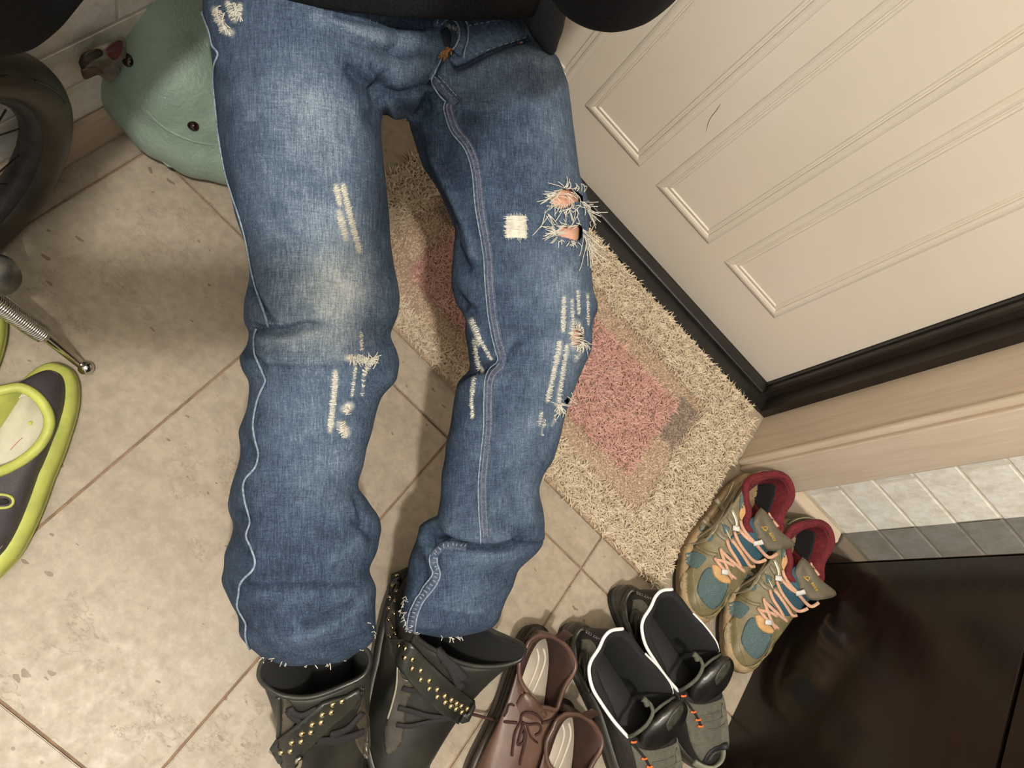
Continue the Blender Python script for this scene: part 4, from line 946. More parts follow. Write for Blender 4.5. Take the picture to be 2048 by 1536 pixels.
# give the cloth its own frame running down the legs
LF = Matrix(((CAMR[0][0], CAMR[1][0], -CAMR[2][0], 0), (CAMR[0][1], CAMR[1][1], -CAMR[2][1], 0), (CAMR[0][2], CAMR[1][2], -CAMR[2][2], 0), (0, 0, 0, 1)))
FR = Matrix.Translation(Vector(W(760, 400, .8))) @ LF
def reframe(o):
    o.data.transform(FR.inverted() @ o.matrix_world); o.matrix_world = FR; return o
Vw = getv(jn); nv = len(Vw); nn = np.empty(nv * 3); jn.data.vertices.foreach_get('normal', nn); nn = nn.reshape(-1, 3)
Pu, Pv = proj(Vw); PP = np.stack([Pu, Pv], 1); vd = Vw - np.array([0, 0, CAMZ]); fac = np.clip(-(nn * vd).sum(1) / np.linalg.norm(vd, axis=1), 0, 1); front = np.clip(fac * 3, 0, 1)
disp = np.zeros(nv)
FOLDS = [  # (polyline, width px, height mm)
 (((500,656),(560,664),(610,652),(650,655)), 9, -3.2), (((505,675),(560,682),(640,672)), 16, 1.6), (((515,733),(600,738),(670,735)), 6, -1.2), (((520,790),(560,800),(620,795)), 14, .9),
 (((480,1166),(540,1174),(640,1170),(720,1168)), 6, -1.8), (((490,1185),(600,1195),(700,1180)), 22, 1.8), (((575,1285),(640,1262),(700,1228),(745,1195)), 14, 2.4), (((590,1255),(660,1232),(720,1200)), 10, -2.2),
 (((640,1300),(700,1285),(745,1262)), 9, -1.8), (((700,1030),(730,1060),(752,1090)), 10, -1.8), (((712,985),(718,1015),(730,1045)), 6, -2.4), (((640,1130),(690,1105),(740,1070)), 14, 1.4), (((460,1040),(475,1080),(500,1115)), 8, -1.6),
 (((495,560),(520,610),(545,650)), 7, -2.6), (((490,700),(515,720),(530,755)), 8, -2.0), (((480,870),(500,900),(512,930)), 9, -2.0), (((465,1010),(485,1030),(500,1050)), 9, -1.6), (((450,1160),(470,1180),(490,1200)), 9, -1.6), (((480,1240),(500,1260),(520,1275)), 9, -1.5),
 (((868,155),(830,180),(780,190),(730,160),(690,120)), 12, -3.0), (((868,120),(800,150),(740,130),(690,95)), 22, 2.4), (((868,70),(780,80),(690,60),(600,25)), 20, 2.2), (((860,60),(760,45),(660,25)), 10, -2.2), (((860,100),(790,105),(720,85),(650,50)), 9, -2.4),
 (((765,200),(790,228),(815,238),(838,225)), 12, 4.0), (((775,150),(760,190),(765,220)), 10, -4.5), (((735,120),(770,165),(790,195)), 10, -2.8), (((690,110),(720,160),(745,220),(760,280)), 24, -2.6),
 (((905,140),(960,112),(1010,86),(1066,72)), 9, -3.6), (((900,165),(980,135),(1060,110),(1115,128)), 16, 2.0), (((960,120),(1040,118),(1110,135)), 10, 1.6), (((870,175),(850,215),(830,240)), 12, -3.6), (((885,110),(872,150),(862,175)), 6, -4.0), (((910,200),(960,215),(1020,215)), 16, 1.2), (((930,235),(1000,240),(1060,235)), 12, -1.0),
 (((835,260),(850,330),(885,400),(912,460)), 10, -2.0), (((862,310),(905,400),(935,470),(945,520)), 9, 1.8), (((905,480),(925,520),(945,545)), 10, -3.4), (((905,585),(930,615),(940,625)), 10, -4.0), (((925,620),(950,660),(968,700)), 9, 1.6),
 (((915,757),(945,742),(975,735),(1000,720)), 7, -4.2), (((1000,735),(1020,712),(1045,680)), 7, -2.4), (((925,772),(960,760),(1000,752)), 16, 2.0), (((1000,720),(1010,690)), 14, 2.0), (((1130,560),(1180,570)), 16, 1.2), (((1080,705),(1140,700),(1180,690)), 20, 1.4), (((1120,760),(1100,830),(1080,900)), 14, -1.2),
 (((868,1058),(885,1074),(905,1083),(940,1092),(1000,1093),(1035,1088)), 7, -8.0), (((880,1050),(940,1072),(1010,1074)), 14, 3.0), (((1000,1040),(1030,1068),(1060,1092)), 12, -2.2), (((1010,960),(1030,1010),(1060,1045)), 14, -1.6), (((1050,980),(1060,1030),(1085,1060)), 16, 2.0), (((890,1105),(960,1112),(1040,1105)), 20, 2.0), (((860,1205),(920,1222),(980,1222)), 7, 1.4), (((870,1230),(930,1240),(990,1235)), 14, -.8),
 (((850,1045),(870,1100),(875,1150)), 8, -2.4), (((835,1100),(850,1150),(835,1200)), 8, -2.4), (((840,1060),(845,1100)), 8, 2.0), (((960,1150),(1010,1160)), 16, -1.2), (((870,940),(880,1000)), 10, 1.0)]
for poly, wd_px, hmm in FOLDS:
    sel = np.where((np.abs(PP[:, 0] - np.mean([p[0] for p in poly])) < 260) & (np.abs(PP[:, 1] - np.mean([p[1] for p in poly])) < 260))[0]
    if len(sel) == 0: continue
    Cc = catmull(poly, 14); d = dseg(PP[sel], [tuple(c) for c in Cc]); L_ = Cc[-1] - Cc[0]
    e0 = np.linalg.norm(PP[sel] - Cc[0], axis=1); e1 = np.linalg.norm(PP[sel] - Cc[-1], axis=1); tp = np.clip(np.minimum(e0, e1) / (wd_px * 1.5), .25, 1)
    disp[sel] += hmm * .0019 * np.exp(-(d / wd_px) ** 2) * front[sel] * tp
# general soft buckling of the cloth
def wav(P, f, ph): return np.sin(P[:, 0] * f[0] + P[:, 1] * f[1] + P[:, 2] * f[2] + ph)
lx = PP / 1000
disp += .0007 * (np.sin(lx[:, 1] * 60 + 3 * np.sin(lx[:, 0] * 11)) * np.sin(lx[:, 0] * 21 + 2 * np.sin(lx[:, 1] * 17)) + .6 * np.sin(lx[:, 1] * 97 + lx[:, 0] * 60)) * np.clip(.35 + 1.2 * (lx[:, 1] - .6), .2, 1)
Vn = Vw + nn * disp[:, None]
inv = np.array(jn.matrix_world.inverted()); jn.data.vertices.foreach_set('co', (Vn @ inv[:3, :3].T + inv[:3, 3]).ravel()); jn.data.update()
# fading of the dye
def blob(cx, cy, rx, ry, ang=0):
    a = math.radians(ang); dx = PP[:, 0] - cx; dy = PP[:, 1] - cy; x = dx * math.cos(a) + dy * math.sin(a); y = -dx * math.sin(a) + dy * math.cos(a)
    return np.exp(-((x / rx) ** 2 + (y / ry) ** 2))
wear = np.full(nv, .33)
for cx, cy, rx, ry, a, k in ((610,200,120,110,0,.17), (660,250,70,100,0,.12), (620,480,130,230,0,.18), (670,590,85,130,0,.30), (600,680,90,60,0,.12), (610,860,70,100,0,.10), (640,960,50,60,0,.08), (700,560,60,120,0,.14), (690,900,30,80,10,.08),
    (1110,260,40,140,-8,.14), (1000,160,110,50,0,.08), (1120,560,60,80,0,.20), (1130,700,50,110,0,.10), (1110,800,40,90,12,.12), (1060,880,40,80,10,.10), (1030,1000,40,60,0,.08), (940,1180,60,60,0,.08), (980,1110,60,30,0,.05), (600,1290,110,40,0,.03), (780,90,90,40,20,.10), (700,40,120,30,10,.08), (900,60,30,40,0,.10), (1010,60,50,30,-20,.06), (830,200,30,30,0,.05)):
    wear += k * blob(cx, cy, rx, ry, a)
for cx, cy, rx, ry, a, k in ((460,350,25,300,-5,.10), (490,900,30,300,0,.06), (760,420,22,160,0,.10), (745,680,40,60,0,.08), (700,160,50,70,-30,.12), (900,350,60,140,-15,.10), (940,250,60,70,0,.07), (930,800,40,200,0,.08), (560,1150,120,140,0,.07), (1010,660,50,120,0,.07), (1020,330,60,80,0,.06), (850,1130,40,60,0,.05), (890,900,20,150,0,.08)):
    wear -= k * blob(cx, cy, rx, ry, a)
wear -= .05 * np.clip((PP[:, 1] - 950) / 250, 0, 1); wear += np.clip(disp * 26, -.12, .10)
white = np.zeros(nv)
WH = [(((672,372),(680,408)), 6, .8), (((678,424),(692,476)), 7, .8), (((686,370),(700,430),(719,503)), 5, .9), (((671,743),(668,790),(660,862)), 5, .8), (((722,665),(723,700)), 3, .4), (((693,716),(722,718),(735,720)), 6, .9), (((712,725),(708,760),(704,792)), 3, .5), (((752,716),(738,730),(728,750)), 4, .7), (((728,750),(724,790)), 3, .3),
      (((690,818),(700,812)), 9, .9), (((682,850),(692,866)), 9, .95), (((1030,434),(1033,472)), 19, .95), (((1128,595),(1126,662)), 4, .7), (((1155,582),(1158,628)), 3, .6), (((1144,600),(1146,650)), 3, .5), (((1175,588),(1177,650)), 2.5, .5), (((1119,684),(1108,745),(1096,802)), 4.5, .75), (((1133,690),(1124,760),(1118,806)), 4, .6), (((1083,826),(1080,850)), 4, .5), (((1090,840),(1086,870)), 2.5, .4), (((1112,835),(1106,852)), 2.5, .4),
      (((944,640),(955,668),(957,690)), 5, .7), (((948,680),(957,740)), 4, .8), (((957,672),(972,700),(982,718)), 3.5, .6), (((949,758),(943,800),(945,835)), 3.5, .6), (((430,20),(448,60),(462,66)), 8, .8), (((455,5),(470,40)), 7, .6), (((480,10),(478,34)), 6, .7), (((892,50),(915,60),(925,85)), 4, .5), (((1150,650),(1150,690)), 13, .6), (((1160,700),(1150,720)), 5, .5)]
hsh = np.sin(PP[:, 1] * 1.9) * .5 + np.sin(PP[:, 0] * 2.3 + PP[:, 1] * .7) * .5
for poly, wd_px, k in WH:
    d = dseg(PP, poly) + hsh * 1.0; white = np.maximum(white, k * .6 * np.clip(1.3 - d / wd_px, 0, 1) * (fac > .05)) if wd_px != 19 else np.maximum(white, .75 * inout([(1012,434),(1050,432),(1053,472),(1015,476)], PP + hsh[:, None]) * (fac > .05))
ca = jn.data.color_attributes.new('wear', 'FLOAT_COLOR', 'POINT'); arr = np.stack([np.clip(wear, 0, 1), white, np.zeros(nv), np.ones(nv)], 1); ca.data.foreach_set('color', arr.ravel())
# the rips
HOLES = [((1097,397),(1110,386),(1125,378),(1140,376),(1155,384),(1166,392),(1166,402),(1150,404),(1136,414),(1120,417),(1106,410)),
         ((1112,470),(1118,456),(1132,452),(1160,449),(1165,456),(1164,474),(1158,483),(1140,478),(1125,474)),
         ((1146,660),(1150,650),(1160,655),(1167,668),(1166,686),(1158,694),(1146,690),(1142,675)), ((1128,802),(1136,795),(1139,803),(1133,809))]
bm = bmesh.new(); bm.from_mesh(jn.data); bm.faces.ensure_lookup_table()
cen = np.array([tuple(f.calc_center_median()) for f in bm.faces]); M4 = np.array(jn.matrix_world); cen = cen @ M4[:3, :3].T + M4[:3, 3]
cu_, cv_ = proj(cen); CP = np.stack([cu_, cv_], 1); fn = np.array([tuple(f.normal) for f in bm.faces]); vdir = cen - np.array([0, 0, CAMZ]); ffront = -(fn * vdir).sum(1) > 0
kill = np.zeros(len(cen), bool)
for h in HOLES: kill |= inout(h, CP) & ffront
bvj = bvh_of([jn])
bmesh.ops.delete(bm, geom=[bm.faces[i] for i in np.where(kill)[0]], context='FACES'); bm.to_mesh(jn.data); bm.free()
reframe(jn)
# body: one continuous surface
hipL, hipR = F(600, 60, .36), F(1000, 100, .36); hc_ = (hipL + hipR) / 2; lat = (hipR - hipL); lat[2] = 0; lat /= np.linalg.norm(lat); fwd = np.array([lat[1], -lat[0], 0])
up = np.array([0, 0, 1.]); sh = np.array([-.262, .615, .80]); tb_ = hc_ - fwd * .085; shL, shR = sh - lat * .165, sh + lat * .165
elL, elR = W(-62, -82, .45), W(1232, -118, .50)
CP_ = lambda x, y, z: np.array([0, 0, CAMZ]) + CAMR[0] * x + CAMR[1] * y + CAMR[2] * z
R_, D_, Fw = CAMR
wrL = np.array([0, 0, CAMZ]) - R_ * .166 - D_ * .05 - Fw * .03; wrR = np.array([0, 0, CAMZ]) + R_ * .085 - D_ * .05 - Fw * .03; mdL = CP_(-.25, -.18, .20); mdR = CP_(.11, -.255, .20)
hemL, hemR = F(620, 1290, .19), F(905, 1225, .19)
ankL, ankR = G.w(.052, 0, .10), G2.w(.052, 0, .10)
parts = [leg_tube(LL, LR, 60, 1240, shrink=.84, thick=.70, dv=12, slope=.00012, cap=30), leg_tube(RL, RR, 60, 1060, shrink=.88, thick=.72, dv=12, slope=.00015, zoff=.003, cap=20),
    capsule([F(600,1180,.185), F(608,1245,.148), G.w(.028, 0, .09), G.w(.042, 0, .07)], [.040, .033, .029, .030]), capsule([G.w(.045, 0, .062), G.w(.10, 0, .056), G.w(.17, 0, .049), G.w(.225, 0, .046)], [.026, .027, .024, .016]),
    capsule([F(975,1030,.19), F(935,1170,.165), G2.w(.034, 0, .12), G2.w(.042, 0, .07)], [.046, .036, .032, .032]), capsule([G2.w(.045, 0, .062), G2.w(.10, 0, .056), G2.w(.17, 0, .049), G2.w(.225, 0, .046)], [.026, .027, .024, .016]),
    leg_tube(PL, PR, -120, 150, thick=.12, slope=SL, shrink=.80, n=48, cap=30),
    capsule([tb_ + up * .09, tb_ + up * .2, sh - up * .08, sh - up * .02], [.085, .09, .10, .07], 20), capsule([shL, sh, shR], [.048, .062, .048], 16), capsule([sh, sh + up * .08 + fwd * .02, sh + up * .12 + fwd * .03], [.045, .042, .042]),
    capsule([shL, (shL + elL) / 2, elL], [.045, .042, .034]), capsule([elL, mdL, wrL], [.034, .034, .022]), capsule([shR, (shR + elR) / 2, elR], [.045, .042, .034]), capsule([elR, mdR, wrR], [.034, .034, .022])]
hd = sh + up * .215 + fwd * .045; look = np.array([0, 0, 1.]) - hd; look /= np.linalg.norm(look); hx = lat; hu = np.cross(hx, look); hu /= np.linalg.norm(hu)
if hu[2] < 0: hu = -hu
H3 = np.stack([hx, look, hu], 1); hp = lambda x, y, z: hd + H3 @ np.array([x, y, z])
parts += [ball(hp(0, 0, .012), (.074, .092, .098), 24, 18, H3), ball(hp(0, .03, -.055), (.052, .055, .05), 20, 14, H3), capsule([hp(0, .090, .010), hp(0, .106, -.020)], [.008, .013]), capsule([hp(-.022, .086, -.052), hp(0, .092, -.051), hp(.022, .086, -.052)], [.005, .008, .005]),
    ball(hp(-.076, -.005, -.005), (.010, .018, .030), 12, 10, H3), ball(hp(.076, -.005, -.005), (.010, .018, .030), 12, 10, H3), capsule([hp(-.045, .078, .034), hp(-.02, .086, .036)], [.007, .007]), capsule([hp(.045, .078, .034), hp(.02, .086, .036)], [.007, .007])]
body_parts = parts; hand_parts = []
for sg, wr_ in ((-1, wrL), (1, wrR)):
    C0 = np.array([0, 0, CAMZ]) + R_ * (-.052 if sg < 0 else -.030); q = lambda x, y, z: C0 + R_ * (sg * x) + D_ * y + Fw * z
    hand_parts += [capsule([wr_, q(.100, -.018, -.018), q(.096, .004, -.016)], [.020, .026, .024])]
    for k, (yy, ln) in enumerate(((-.030, .055), (-.011, .062), (.008, .058), (.026, .046))):
        hand_parts.append(capsule([q(.098, yy * .8, -.012), q(.090, yy, .004), q(.090 - ln * .35, yy, .012), q(.094 - ln * .72, yy + .002, .0085)], [.0095, .0088, .008, .0068], 10, .006))
    hand_parts.append(capsule([q(.104, -.030, -.022), q(.088, -.034, -.028), q(.068, -.022, -.023)], [.012, .0095, .0078], 10, .006))
person = remesh('person', body_parts + hand_parts, .0042, skinm, None, smooth=3)
tag(person, 'person in ripped blue jeans and a black hooded top, seated with both legs stretched forward', 'person')
pbase = person
def child(o, par): o.parent = par; o.matrix_parent_inverse = par.matrix_world.inverted(); return o
child(jn, person); jn['label'] = 'faded blue denim jeans with rips and white frayed patches'
M_black = NT('black_sweat_fabric', (18, 18, 20), .9, 0, .2); _c = M_black.coord(); M_black.color(M_black.ramp(M_black.noise(500, _c, 2), [(.35, (10, 10, 12)), (.65, (28, 28, 30))])).bump(M_black.noise(300, _c, 2), .4, .0006); M_black = M_black.m
M_blk2 = simple('dark_grey_fabric', (34, 36, 40), .85, .2, 300, .3)
for Sx, P, R0 in ((G, [F(606,1238,.150), G.w(.028, 0, .09), G.w(.042, 0, .072), G.w(.10, 0, .060), G.w(.17, 0, .054)], [.041, .038, .037, .031, .027]), (G2, [F(935,1185,.160), G2.w(.034, 0, .12), G2.w(.042, 0, .075), G2.w(.10, 0, .060), G2.w(.17, 0, .054)], [.041, .038, .037, .031, .027])):
    remesh('sock', [capsule(P, R0, 16)], .004, M_blkfab, person)
# hooded top
hp_ = []
TLp = np.array([(-420,470),(-200,440),(-60,470),(-8,500)]); 
def hood_ring(pl, pr, Z0, th, sag, lift, n=60):
    out = []
    for j in range(n):
        a = 2 * math.pi * j / n; x = (1 - math.cos(a)) / 2; u = pl[0] + (pr[0] - pl[0]) * x; v = pl[1] + (pr[1] - pl[1]) * x + sag * math.sin(a)
        Z = Z0[0] + (Z0[1] - Z0[0]) * x - th * math.sin(a) - lift; out.append(W(u, v, Z))
    return out
rg = [hood_ring((455,-330), (1090,-250), (.56,.70), .085, 0, 0), hood_ring((430,-180), (1100,-120), (.62,.76), .09, 5, 0), hood_ring((430,-80), (1112,-40), (.665,.80), .092, 14, .0), hood_ring((440,-40), (1108,10), (.70,.825), .094, 30, .0), hood_ring((462,-26), (1090,26), (.705,.83), .088, 38, .0), hood_ring((500,-30), (1070,18), (.71,.835), .074, 26, .0)]
hp_.append(loft(rg))
hp_ += [capsule([tb_ + up * .17, tb_ + up * .27, sh - up * .08, sh - up * .015], [.10, .112, .122, .085], 20), capsule([shL, sh, shR], [.066, .078, .066], 16),
    capsule([shL, (shL + elL) / 2, elL], [.066, .062, .058]), capsule([elL, mdL, mdL * .3 + wrL * .7], [.058, .046, .033]), capsule([shR, (shR + elR) / 2, elR], [.066, .062, .060]), capsule([elR, mdR, mdR * .3 + wrR * .7], [.060, .046, .033]),
    capsule([sh + up * .05 - fwd * .06 - lat * .06, sh + up * .07 - fwd * .09, sh + up * .05 - fwd * .06 + lat * .06], [.04, .045, .04])]
# drooping pocket corner beside the right hip
pk = capsule([W(1085, 5, .80), W(1092, 40, .805), W(1096, 80, .812), W(1100, 96, .815)], [.030, .024, .016, .009])
hdv = remesh('hooded_top', hp_, .006, M_black, person, smooth=5, sub=1)
remesh('hanging_lining', [pk], .004, M_blk2, person, smooth=3)
V, Fc = ball(hp(0, -.018, .032), (.083, .092, .094), 28, 20, H3); hr = mesh('hair', V, Fc, simple('dark_brown_hair', (44, 32, 26), .7, .3, 120, .5), person)
for sx in (-1, 1):
    V, Fc = ball(hp(sx * .031, .078, .012), .012, 14, 10); ey = mesh('eye', V, Fc, simple('eye_white', (225, 222, 215), .2, .02, 20, 0), person); V, Fc = ball(hp(sx * .031, .0865, .011), (.0055, .0045, .0055), 12, 8, H3); mesh('iris', V, Fc, M_eye, ey)
# phone held in both hands
def obox(name, c, hx_, hy_, hz_, mat, par, bw):
    o = box(name, (-hx_, -hy_, -hz_), (hx_, hy_, hz_), mat, None, bw); m = Matrix.Identity(4)
    for i in range(3): m[i][0] = R_[i]; m[i][1] = -D_[i]; m[i][2] = -Fw[i]
    m.translation = Vector(c); o.matrix_world = m; o.parent = par; o.matrix_parent_inverse = par.matrix_world.inverted(); return o
ph = empty('phone', (0, 0, CAMZ)); tag(ph, 'black phone held up in both hands above the floor', 'phone')
obox('body', np.array([0, 0, CAMZ]) - R_ * .052 - Fw * .0078, .078, .038, .0036, simple('phone_glass', (18, 18, 20), .15, .1, 20, 0), ph, .003)
obox('screen', np.array([0, 0, CAMZ]) - R_ * .052 - Fw * .0117, .074, .034, .0004, simple('dark_screen', (8, 8, 10), .08, .1, 20, 0), ph, .0002)
# low stool carrying the hips
stc = hc_ - fwd * .10; M_stool = wood('dark_stool_wood', (70, 50, 36), (92, 68, 50), .5)
st_ = empty('stool', (float(stc[0]), float(stc[1]), 0)); tag(st_, 'low wooden stool under the seated person', 'stool'); zs = .275
def rbox(name, cx, cy, hx_, hy_, z0, z1, mat, par, bw=.004):
    P = [stc + lat * (cx + a * hx_) + fwd * (cy + b * hy_) for a, b in ((-1, -1), (1, -1), (1, 1), (-1, 1))]
    V = [(p[0], p[1], z0) for p in P] + [(p[0], p[1], z1) for p in P]; o = mesh(name, V, [(3,2,1,0),(4,5,6,7),(0,1,5,4),(1,2,6,5),(2,3,7,6),(3,0,4,7)], mat, par, False); fixn(o); return bevel(o, bw)
rbox('seat', 0, 0, .13, .06, zs - .03, zs, M_stool, st_)
cyl = lambda r, z: [(stc[0] + r * math.cos(a), stc[1] + r * math.sin(a), z) for a in _a]
V, Fc = loft([cyl(.075, .0005), cyl(.08, .006), cyl(.07, .016), cyl(.03, .026), cyl(.022, .06), cyl(.022, zs - .06), cyl(.04, zs - .03)]); mesh('pedestal', V, Fc, M_stool, st_)

# ------------------------------------------------------------------ seams, fraying and threads on the jeans
def dmat(name, a, b, c_=(0, 0, 0)):
    m = NT(name, a, .85, 0, .2); co = m.coord(); m.color(m.ramp(m.noise(240, co, 4, .75), [(.32, a), (.68, b)])); m.bump(m.noise(500, co, 2), .5, .0006); return m.m
M_cord = dmat('pale_seam_cord', (92, 112, 134), (160, 176, 188)); M_seamd = dmat('dark_seam_band', (42, 54, 78), (98, 106, 124)); M_thr = dmat('cream_thread', (206, 200, 184), (236, 232, 222)); M_band = dmat('waistband_denim', (50, 68, 94), (98, 118, 142)); M_rust = dmat('rust_stitching', (120, 82, 48), (160, 116, 66))
outs = [(404,22),(420,64),(426,92),(438,108),(430,130),(428,165),(432,205),(436,250),(442,292),(452,345),(466,392),(482,440),(495,490),(504,540),(513,575),(528,625),(537,652)]
stroke('outseam', bvj, outs, 5, M_cord, jn, lift=.0012, flat=.7, step=4)
outs2 = [(515,657),(510,675),(512,711),(524,740),(533,761),(524,782),(516,803),(508,847),(512,880),(519,908),(512,935),(490,963),(491,1000),(502,1040),(497,1060),(494,1074),(505,1098),(512,1122),(505,1142),(483,1163),(479,1190),(476,1212),(486,1232),(494,1248),(493,1272),(500,1298)]
stroke('outseam', bvj, outs2, 5, M_cord, jn, lift=.0014, flat=.7, step=4)
ins = [(892,205),(890,222),(903,262),(930,298),(945,344),(952,410),(962,469),(969,519),(971,560),(977,622),(985,671),(997,716),(994,728),(973,754),(969,800),(968,855),(960,930),(957,970),(958,1020),(962,1084)]
ins = np.array(ins, float); Cc = catmull(ins, 150); Tn = np.gradient(Cc, axis=0); Tn /= np.linalg.norm(Tn, axis=1)[:, None]; Nn = np.stack([-Tn[:, 1], Tn[:, 0]], 1)
def ribbon(name, C, wpx, mat, lift=.0010, thick=.0014, par=None):
    Tn = np.gradient(C, axis=0); Tn /= np.linalg.norm(Tn, axis=1)[:, None]; Nn = np.stack([-Tn[:, 1], Tn[:, 0]], 1); rows = []
    for o_, l_ in ((-.5, 0.0), (-.42, lift), (-.14, lift * 1.0), (.14, lift * 1.0), (.42, lift), (.5, 0.0)):
        P, N = lay(bvj, C + Nn * (o_ * wpx), l_ + .0002); 
        for _ in range(2): P[1:-1] = (P[:-2] + 2 * P[1:-1] + P[2:]) / 4
        rows.append(P)
    k = len(rows); V = [r[i] for i in range(len(C)) for r in rows]; Fc = [(i * k + j, i * k + j + 1, (i + 1) * k + j + 1, (i + 1) * k + j) for i in range(len(C) - 1) for j in range(k - 1)]
    o = mesh(name, V, Fc, mat, par or jn); return o
rb = ribbon('inseam', Cc - Nn * 8, 19, M_seamd, .0016)
g = stroke('x', bvj, Cc + Nn * 1.0, 2.6, M_cord, raw=True, lift=.0022, step=4); mesh('inseam_piping', g[0], g[1], M_cord, rb)
st = []
for off in (-5.0, -13.0):
    for i in range(1, len(Cc) - 2, 1):
        c = Cc[i] - 0 + Nn[i] * off; P, N = lay(bvj, [c - Tn[i] * 2.6, c + Tn[i] * 2.6], .0021)
        if P is not None: st.append(tube(P, .0006, 5))
stuff(mesh('stitches', *merge(st), simple('slate_stitch', (128, 128, 140), .8), rb))
cb = catmull([(933,1094),(905,1090),(884,1094),(870,1108),(868,1125),(874,1145),(866,1165),(846,1192),(832,1218),(826,1240),(822,1264)], 60)
r2 = ribbon('cuff_seam', cb, 17, M_seamd, .0020)
for k_ in (-8, 8):
    T2 = np.gradient(cb, axis=0); T2 /= np.linalg.norm(T2, axis=1)[:, None]; N2 = np.stack([-T2[:, 1], T2[:, 0]], 1)
    g = stroke('x', bvj, (cb + N2 * k_)[18:], 3.2, M_cord, raw=True, lift=.0022, step=4); mesh('seam_edge', g[0], g[1], M_cord, r2)
st = []
for i in range(1, 58, 2):
    c = cb[i]; P, N = lay(bvj, [c - N2[i] * 3.4, c + N2[i] * 3.4], .0030); st.append(tube(P, .0008, 5))
stuff(mesh('stitches', *merge(st), M_cord, r2))
# waistband, belt loop, fly
wb = patch('waistband', bvj, [(922,44),(980,36),(1040,25),(1052,48),(1064,74),(1020,84),(970,104),(930,124),(906,132),(898,120),(912,96),(922,70)], M_band, jn, lift=.0035, step=6, thick=.003, rnd=False)
bw_ = bvh_of([wb, jn]); 
lpb = mesh('belt_loop', *stroke('x', bvj, [(868,62),(874,48),(890,42),(908,50),(918,70),(919,92),(906,116)], 17, M_band, raw=True, lift=.009, flat=.28, step=3), M_band, jn)
for pts in ([(866,58),(874,42),(891,35),(912,43),(927,66),(928,94),(914,120)], [(878,62),(882,54),(892,50),(902,57),(909,74),(909,92),(898,112)]): g = stroke('x', bvj, pts, 3.4, M_cord, raw=True, lift=.0118, step=3); mesh('loop_edge', g[0], g[1], M_cord, lpb)
patch('fly_shadow_gap', bvj, [(880,64),(892,58),(900,74),(898,96),(888,92),(883,78)], simple('loop_gap_shade', (26, 32, 46), .9), jn, lift=.0030, step=4, thick=.001)  # dark patch laid on the cloth paints the shaded gap inside the belt loop
fl_ = ribbon('fly', catmull([(884,108),(876,126),(868,145),(861,160)], 20), 9, M_band, .0030)
g = stroke('x', bvj, [(880,108),(871,128),(863,146),(858,160),(870,178),(884,196),(893,206)], 3.2, M_cord, raw=True, lift=.0036, step=3); mesh('fly_edge', g[0], g[1], M_cord, fl_)
r3 = ribbon('fly', catmull([(868,160),(885,180),(902,196),(912,210)], 20), 17, M_seamd, .0022)
st = [tube(lay(bvj, [(870 + 6 * k + dx, 155 + 7 * k), (874 + 6 * k + dx, 160 + 7 * k)], .0034)[0], .0006, 5) for k in range(6) for dx in (0, 9)]; stuff(mesh('stitches', *merge(st), M_cord, r3))
st = []
for k in range(16):
    a = rng.random() * 6.28; c = (888 + rng.normal(0, 4), 114 + rng.normal(0, 5)); P, N = lay(bvj, [c, (c[0] + 7 * math.cos(a), c[1] + 7 * math.sin(a))], .0085 + .002 * rng.random()); st.append(tube(P, .0009, 5))
stuff(mesh('rust_bartack', *merge(st), M_rust, jn))
st = [tube(lay(bw_, [(936 + 12 * k, 52 - 2.2 * k), (943 + 12 * k, 51 - 2.4 * k)], .0010)[0], .0006, 5) for k in range(9)] + [tube(lay(bw_, [(924 + 12 * k, 117 - 4.0 * k), (931 + 12 * k, 114 - 4.0 * k)], .0010)[0], .0006, 5) for k in range(11)]
stuff(mesh('stitches', *merge(st), M_cord, wb))
# worn ladders of white weft thread
th_ = []
def thread(px, lift, r=.00042, n=None):
    C = catmull(px, n or max(4, len(px) * 3)); P, N = lay(bvj, C, 0)
    if P is None: return
    lf = np.array([lift] * len(P)) if np.isscalar(lift) else np.interp(np.linspace(0, 1, len(P)), np.linspace(0, 1, len(lift)), lift)
    th_.append(tube(P + N * lf[:, None], np.full(len(P), r), 4, True))
for poly, wd_px, k in WH:
    if wd_px > 12 and k > .5 and poly[0][0] != 1030: continue
    if poly[0][0] == 1030: continue
    C = catmull(poly, max(5, int(np.linalg.norm(np.subtract(poly[-1], poly[0])) / 1.9))); T_ = np.gradient(C, axis=0); T_ /= np.linalg.norm(T_, axis=1)[:, None] + 1e-9; N_ = np.stack([-T_[:, 1], T_[:, 0]], 1)
    for i in range(len(C)):
        if rng.random() > .35 + k * .7: continue
        ww = wd_px * (.6 + .8 * rng.random()) * min(1, .55 + .12 * min(i, len(C) - 1 - i)); j_ = rng.normal(0, .8, 2)
        thread([C[i] - N_[i] * ww + j_, C[i] + rng.normal(0, .8, 2), C[i] + N_[i] * ww + rng.normal(0, 1.2, 2)], (.0002, .0009, .0002), .00036 + .00016 * rng.random())
for i in range(80):     # the square frayed patch
    y = 433 + i * .53; thread([(1012 + rng.normal(0, 3), y + rng.normal(0, .8)), (1030, y + rng.normal(0, 1.4)), (1051 + rng.normal(0, 3), y + 1 + rng.normal(0, .8))], (.0001, .0011, .0001))
for i in range(16): x = 1013 + i * 2.5; thread([(x, 428 + rng.normal(0, 3)), (x + 1, 452), (x + 2, 476 + rng.normal(0, 3))], (.0002, .0012, .0002), .0003)
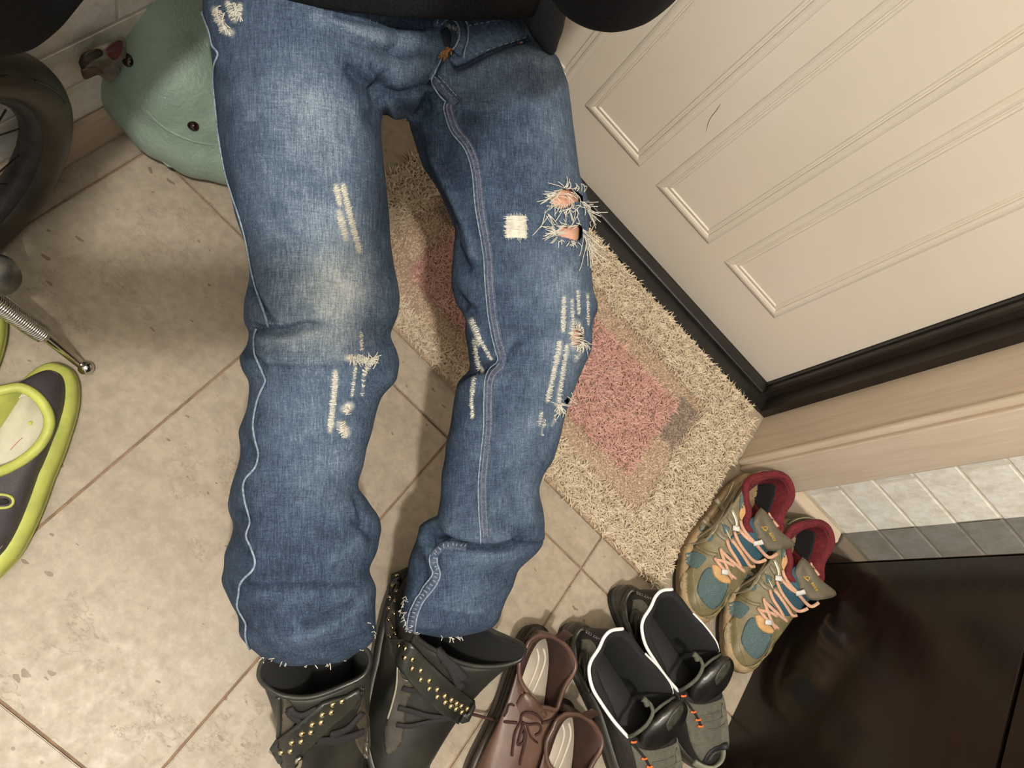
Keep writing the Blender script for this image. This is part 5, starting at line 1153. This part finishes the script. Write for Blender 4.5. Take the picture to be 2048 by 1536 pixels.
# frayed fringes round the rips: (root a, root b, count, direction, length, spread)
def fringe(a, b, n, d, ln, sp=.5, lift=.003, r=.00044, curl=.6):
    a = np.array(a, float); b = np.array(b, float); d = np.array(d, float) / np.hypot(*d)
    for i in range(int(n * .62) + 1):
        p = a + (b - a) * rng.random() + rng.normal(0, 1.0, 2); an = rng.normal(0, sp); dd = np.array([d[0] * math.cos(an) - d[1] * math.sin(an), d[0] * math.sin(an) + d[1] * math.cos(an)]); nn_ = np.array([-dd[1], dd[0]]); L = ln * (.4 + .9 * rng.random()); c = rng.normal(0, curl) * L * .5
        lf = lift * (.4 + rng.random()); thread([p, p + dd * L * .4 + nn_ * c * .5, p + dd * L * .8 + nn_ * c, p + dd * L + nn_ * c * 1.3], (.0006, lf, lf * 1.2, lf), r, 9)
fringe((1092,402), (1128,376), 44, (-.8, .5), 20, .5); fringe((1125,376), (1168,384), 26, (.1, -1), 16, .7); fringe((1095,398), (1150,380), 12, (.6, .8), 20, .5); fringe((1100,412), (1160,404), 26, (-.3, 1), 18, .6)
fringe((1160,400), (1180,428), 34, (.75, .65), 26, .45); fringe((1120,420), (1162,412), 26, (-.1, 1), 24, .6); fringe((1118,455), (1162,449), 30, (-.6, -.6), 16, .7); fringe((1108,455), (1114,478), 38, (-1, .1), 22, .35); fringe((1106,466), (1120,468), 14, (1, -.1), 18, .2)
fringe((1088,420), (1098,430), 8, (.3, 1), 38, .2); fringe((1164,456), (1172,486), 26, (.35, 1), 46, .22, .004); fringe((1172,480), (1178,500), 14, (.5, 1), 34, .3, .004); fringe((1115,480), (1160,486), 22, (0, 1), 12, .6)
fringe((1146,655), (1150,694), 26, (-1, 0), 12, .3); fringe((1150,652), (1166,672), 14, (.3, -1), 12, .5); fringe((1150,694), (1168,688), 22, (.1, 1), 12, .5); fringe((1160,680), (1170,690), 14, (.3, .9), 20, .7)
for y in range(654, 694, 3): thread([(1143, y), (1155, y + rng.normal(0, 1.5)), (1168, y + 2)], (.0002, .0014, .0004))
fringe((1112,812), (1122,806), 34, (-.3, .9), 15, .9); fringe((1140,800), (1144,806), 24, (.6, -.3), 12, 1.6); fringe((1114,820), (1126,818), 16, (-.1, 1), 14, .5)
for x in range(1100, 1160, 4): thread([(x, 384 + rng.normal(0, 5)), (x + rng.normal(4, 5), 398), (x + rng.normal(6, 6), 412)], (.001, .004, .001)) if rng.random() < .15 else None
fringe((700,716), (730,718), 26, (-.2, 1), 12, .9); fringe((735,720), (748,716), 18, (.6, .4), 10, 1.2); fringe((745,722), (756,714), 14, (-.2, .8), 14, .6); fringe((688,842), (694,872), 26, (-1, .2), 14, .35); fringe((692,812), (702,826), 16, (-1, .3), 12, .4)
fringe((435,15), (460,66), 26, (.3, .9), 16, .8, .002, .0006); fringe((470,5), (485,40), 22, (.2, 1), 14, .8, .002, .0006)
# ragged hems
for a, b, n_ in (((522,1313),(575,1326),12), ((600,1330),(690,1326),12), ((690,1322),(745,1290),22), ((742,1240),(754,1290),10), ((822,1264),(860,1275),20), ((860,1275),(970,1271),30), ((800,1215),(822,1264),34), ((812,1190),(800,1225),20)): fringe(a, b, n_, (.1, 1), 9, .8, .0015, .0005)
fr_ = stuff(mesh('frayed_threads', *merge(th_), M_thr, jn))
#@@END
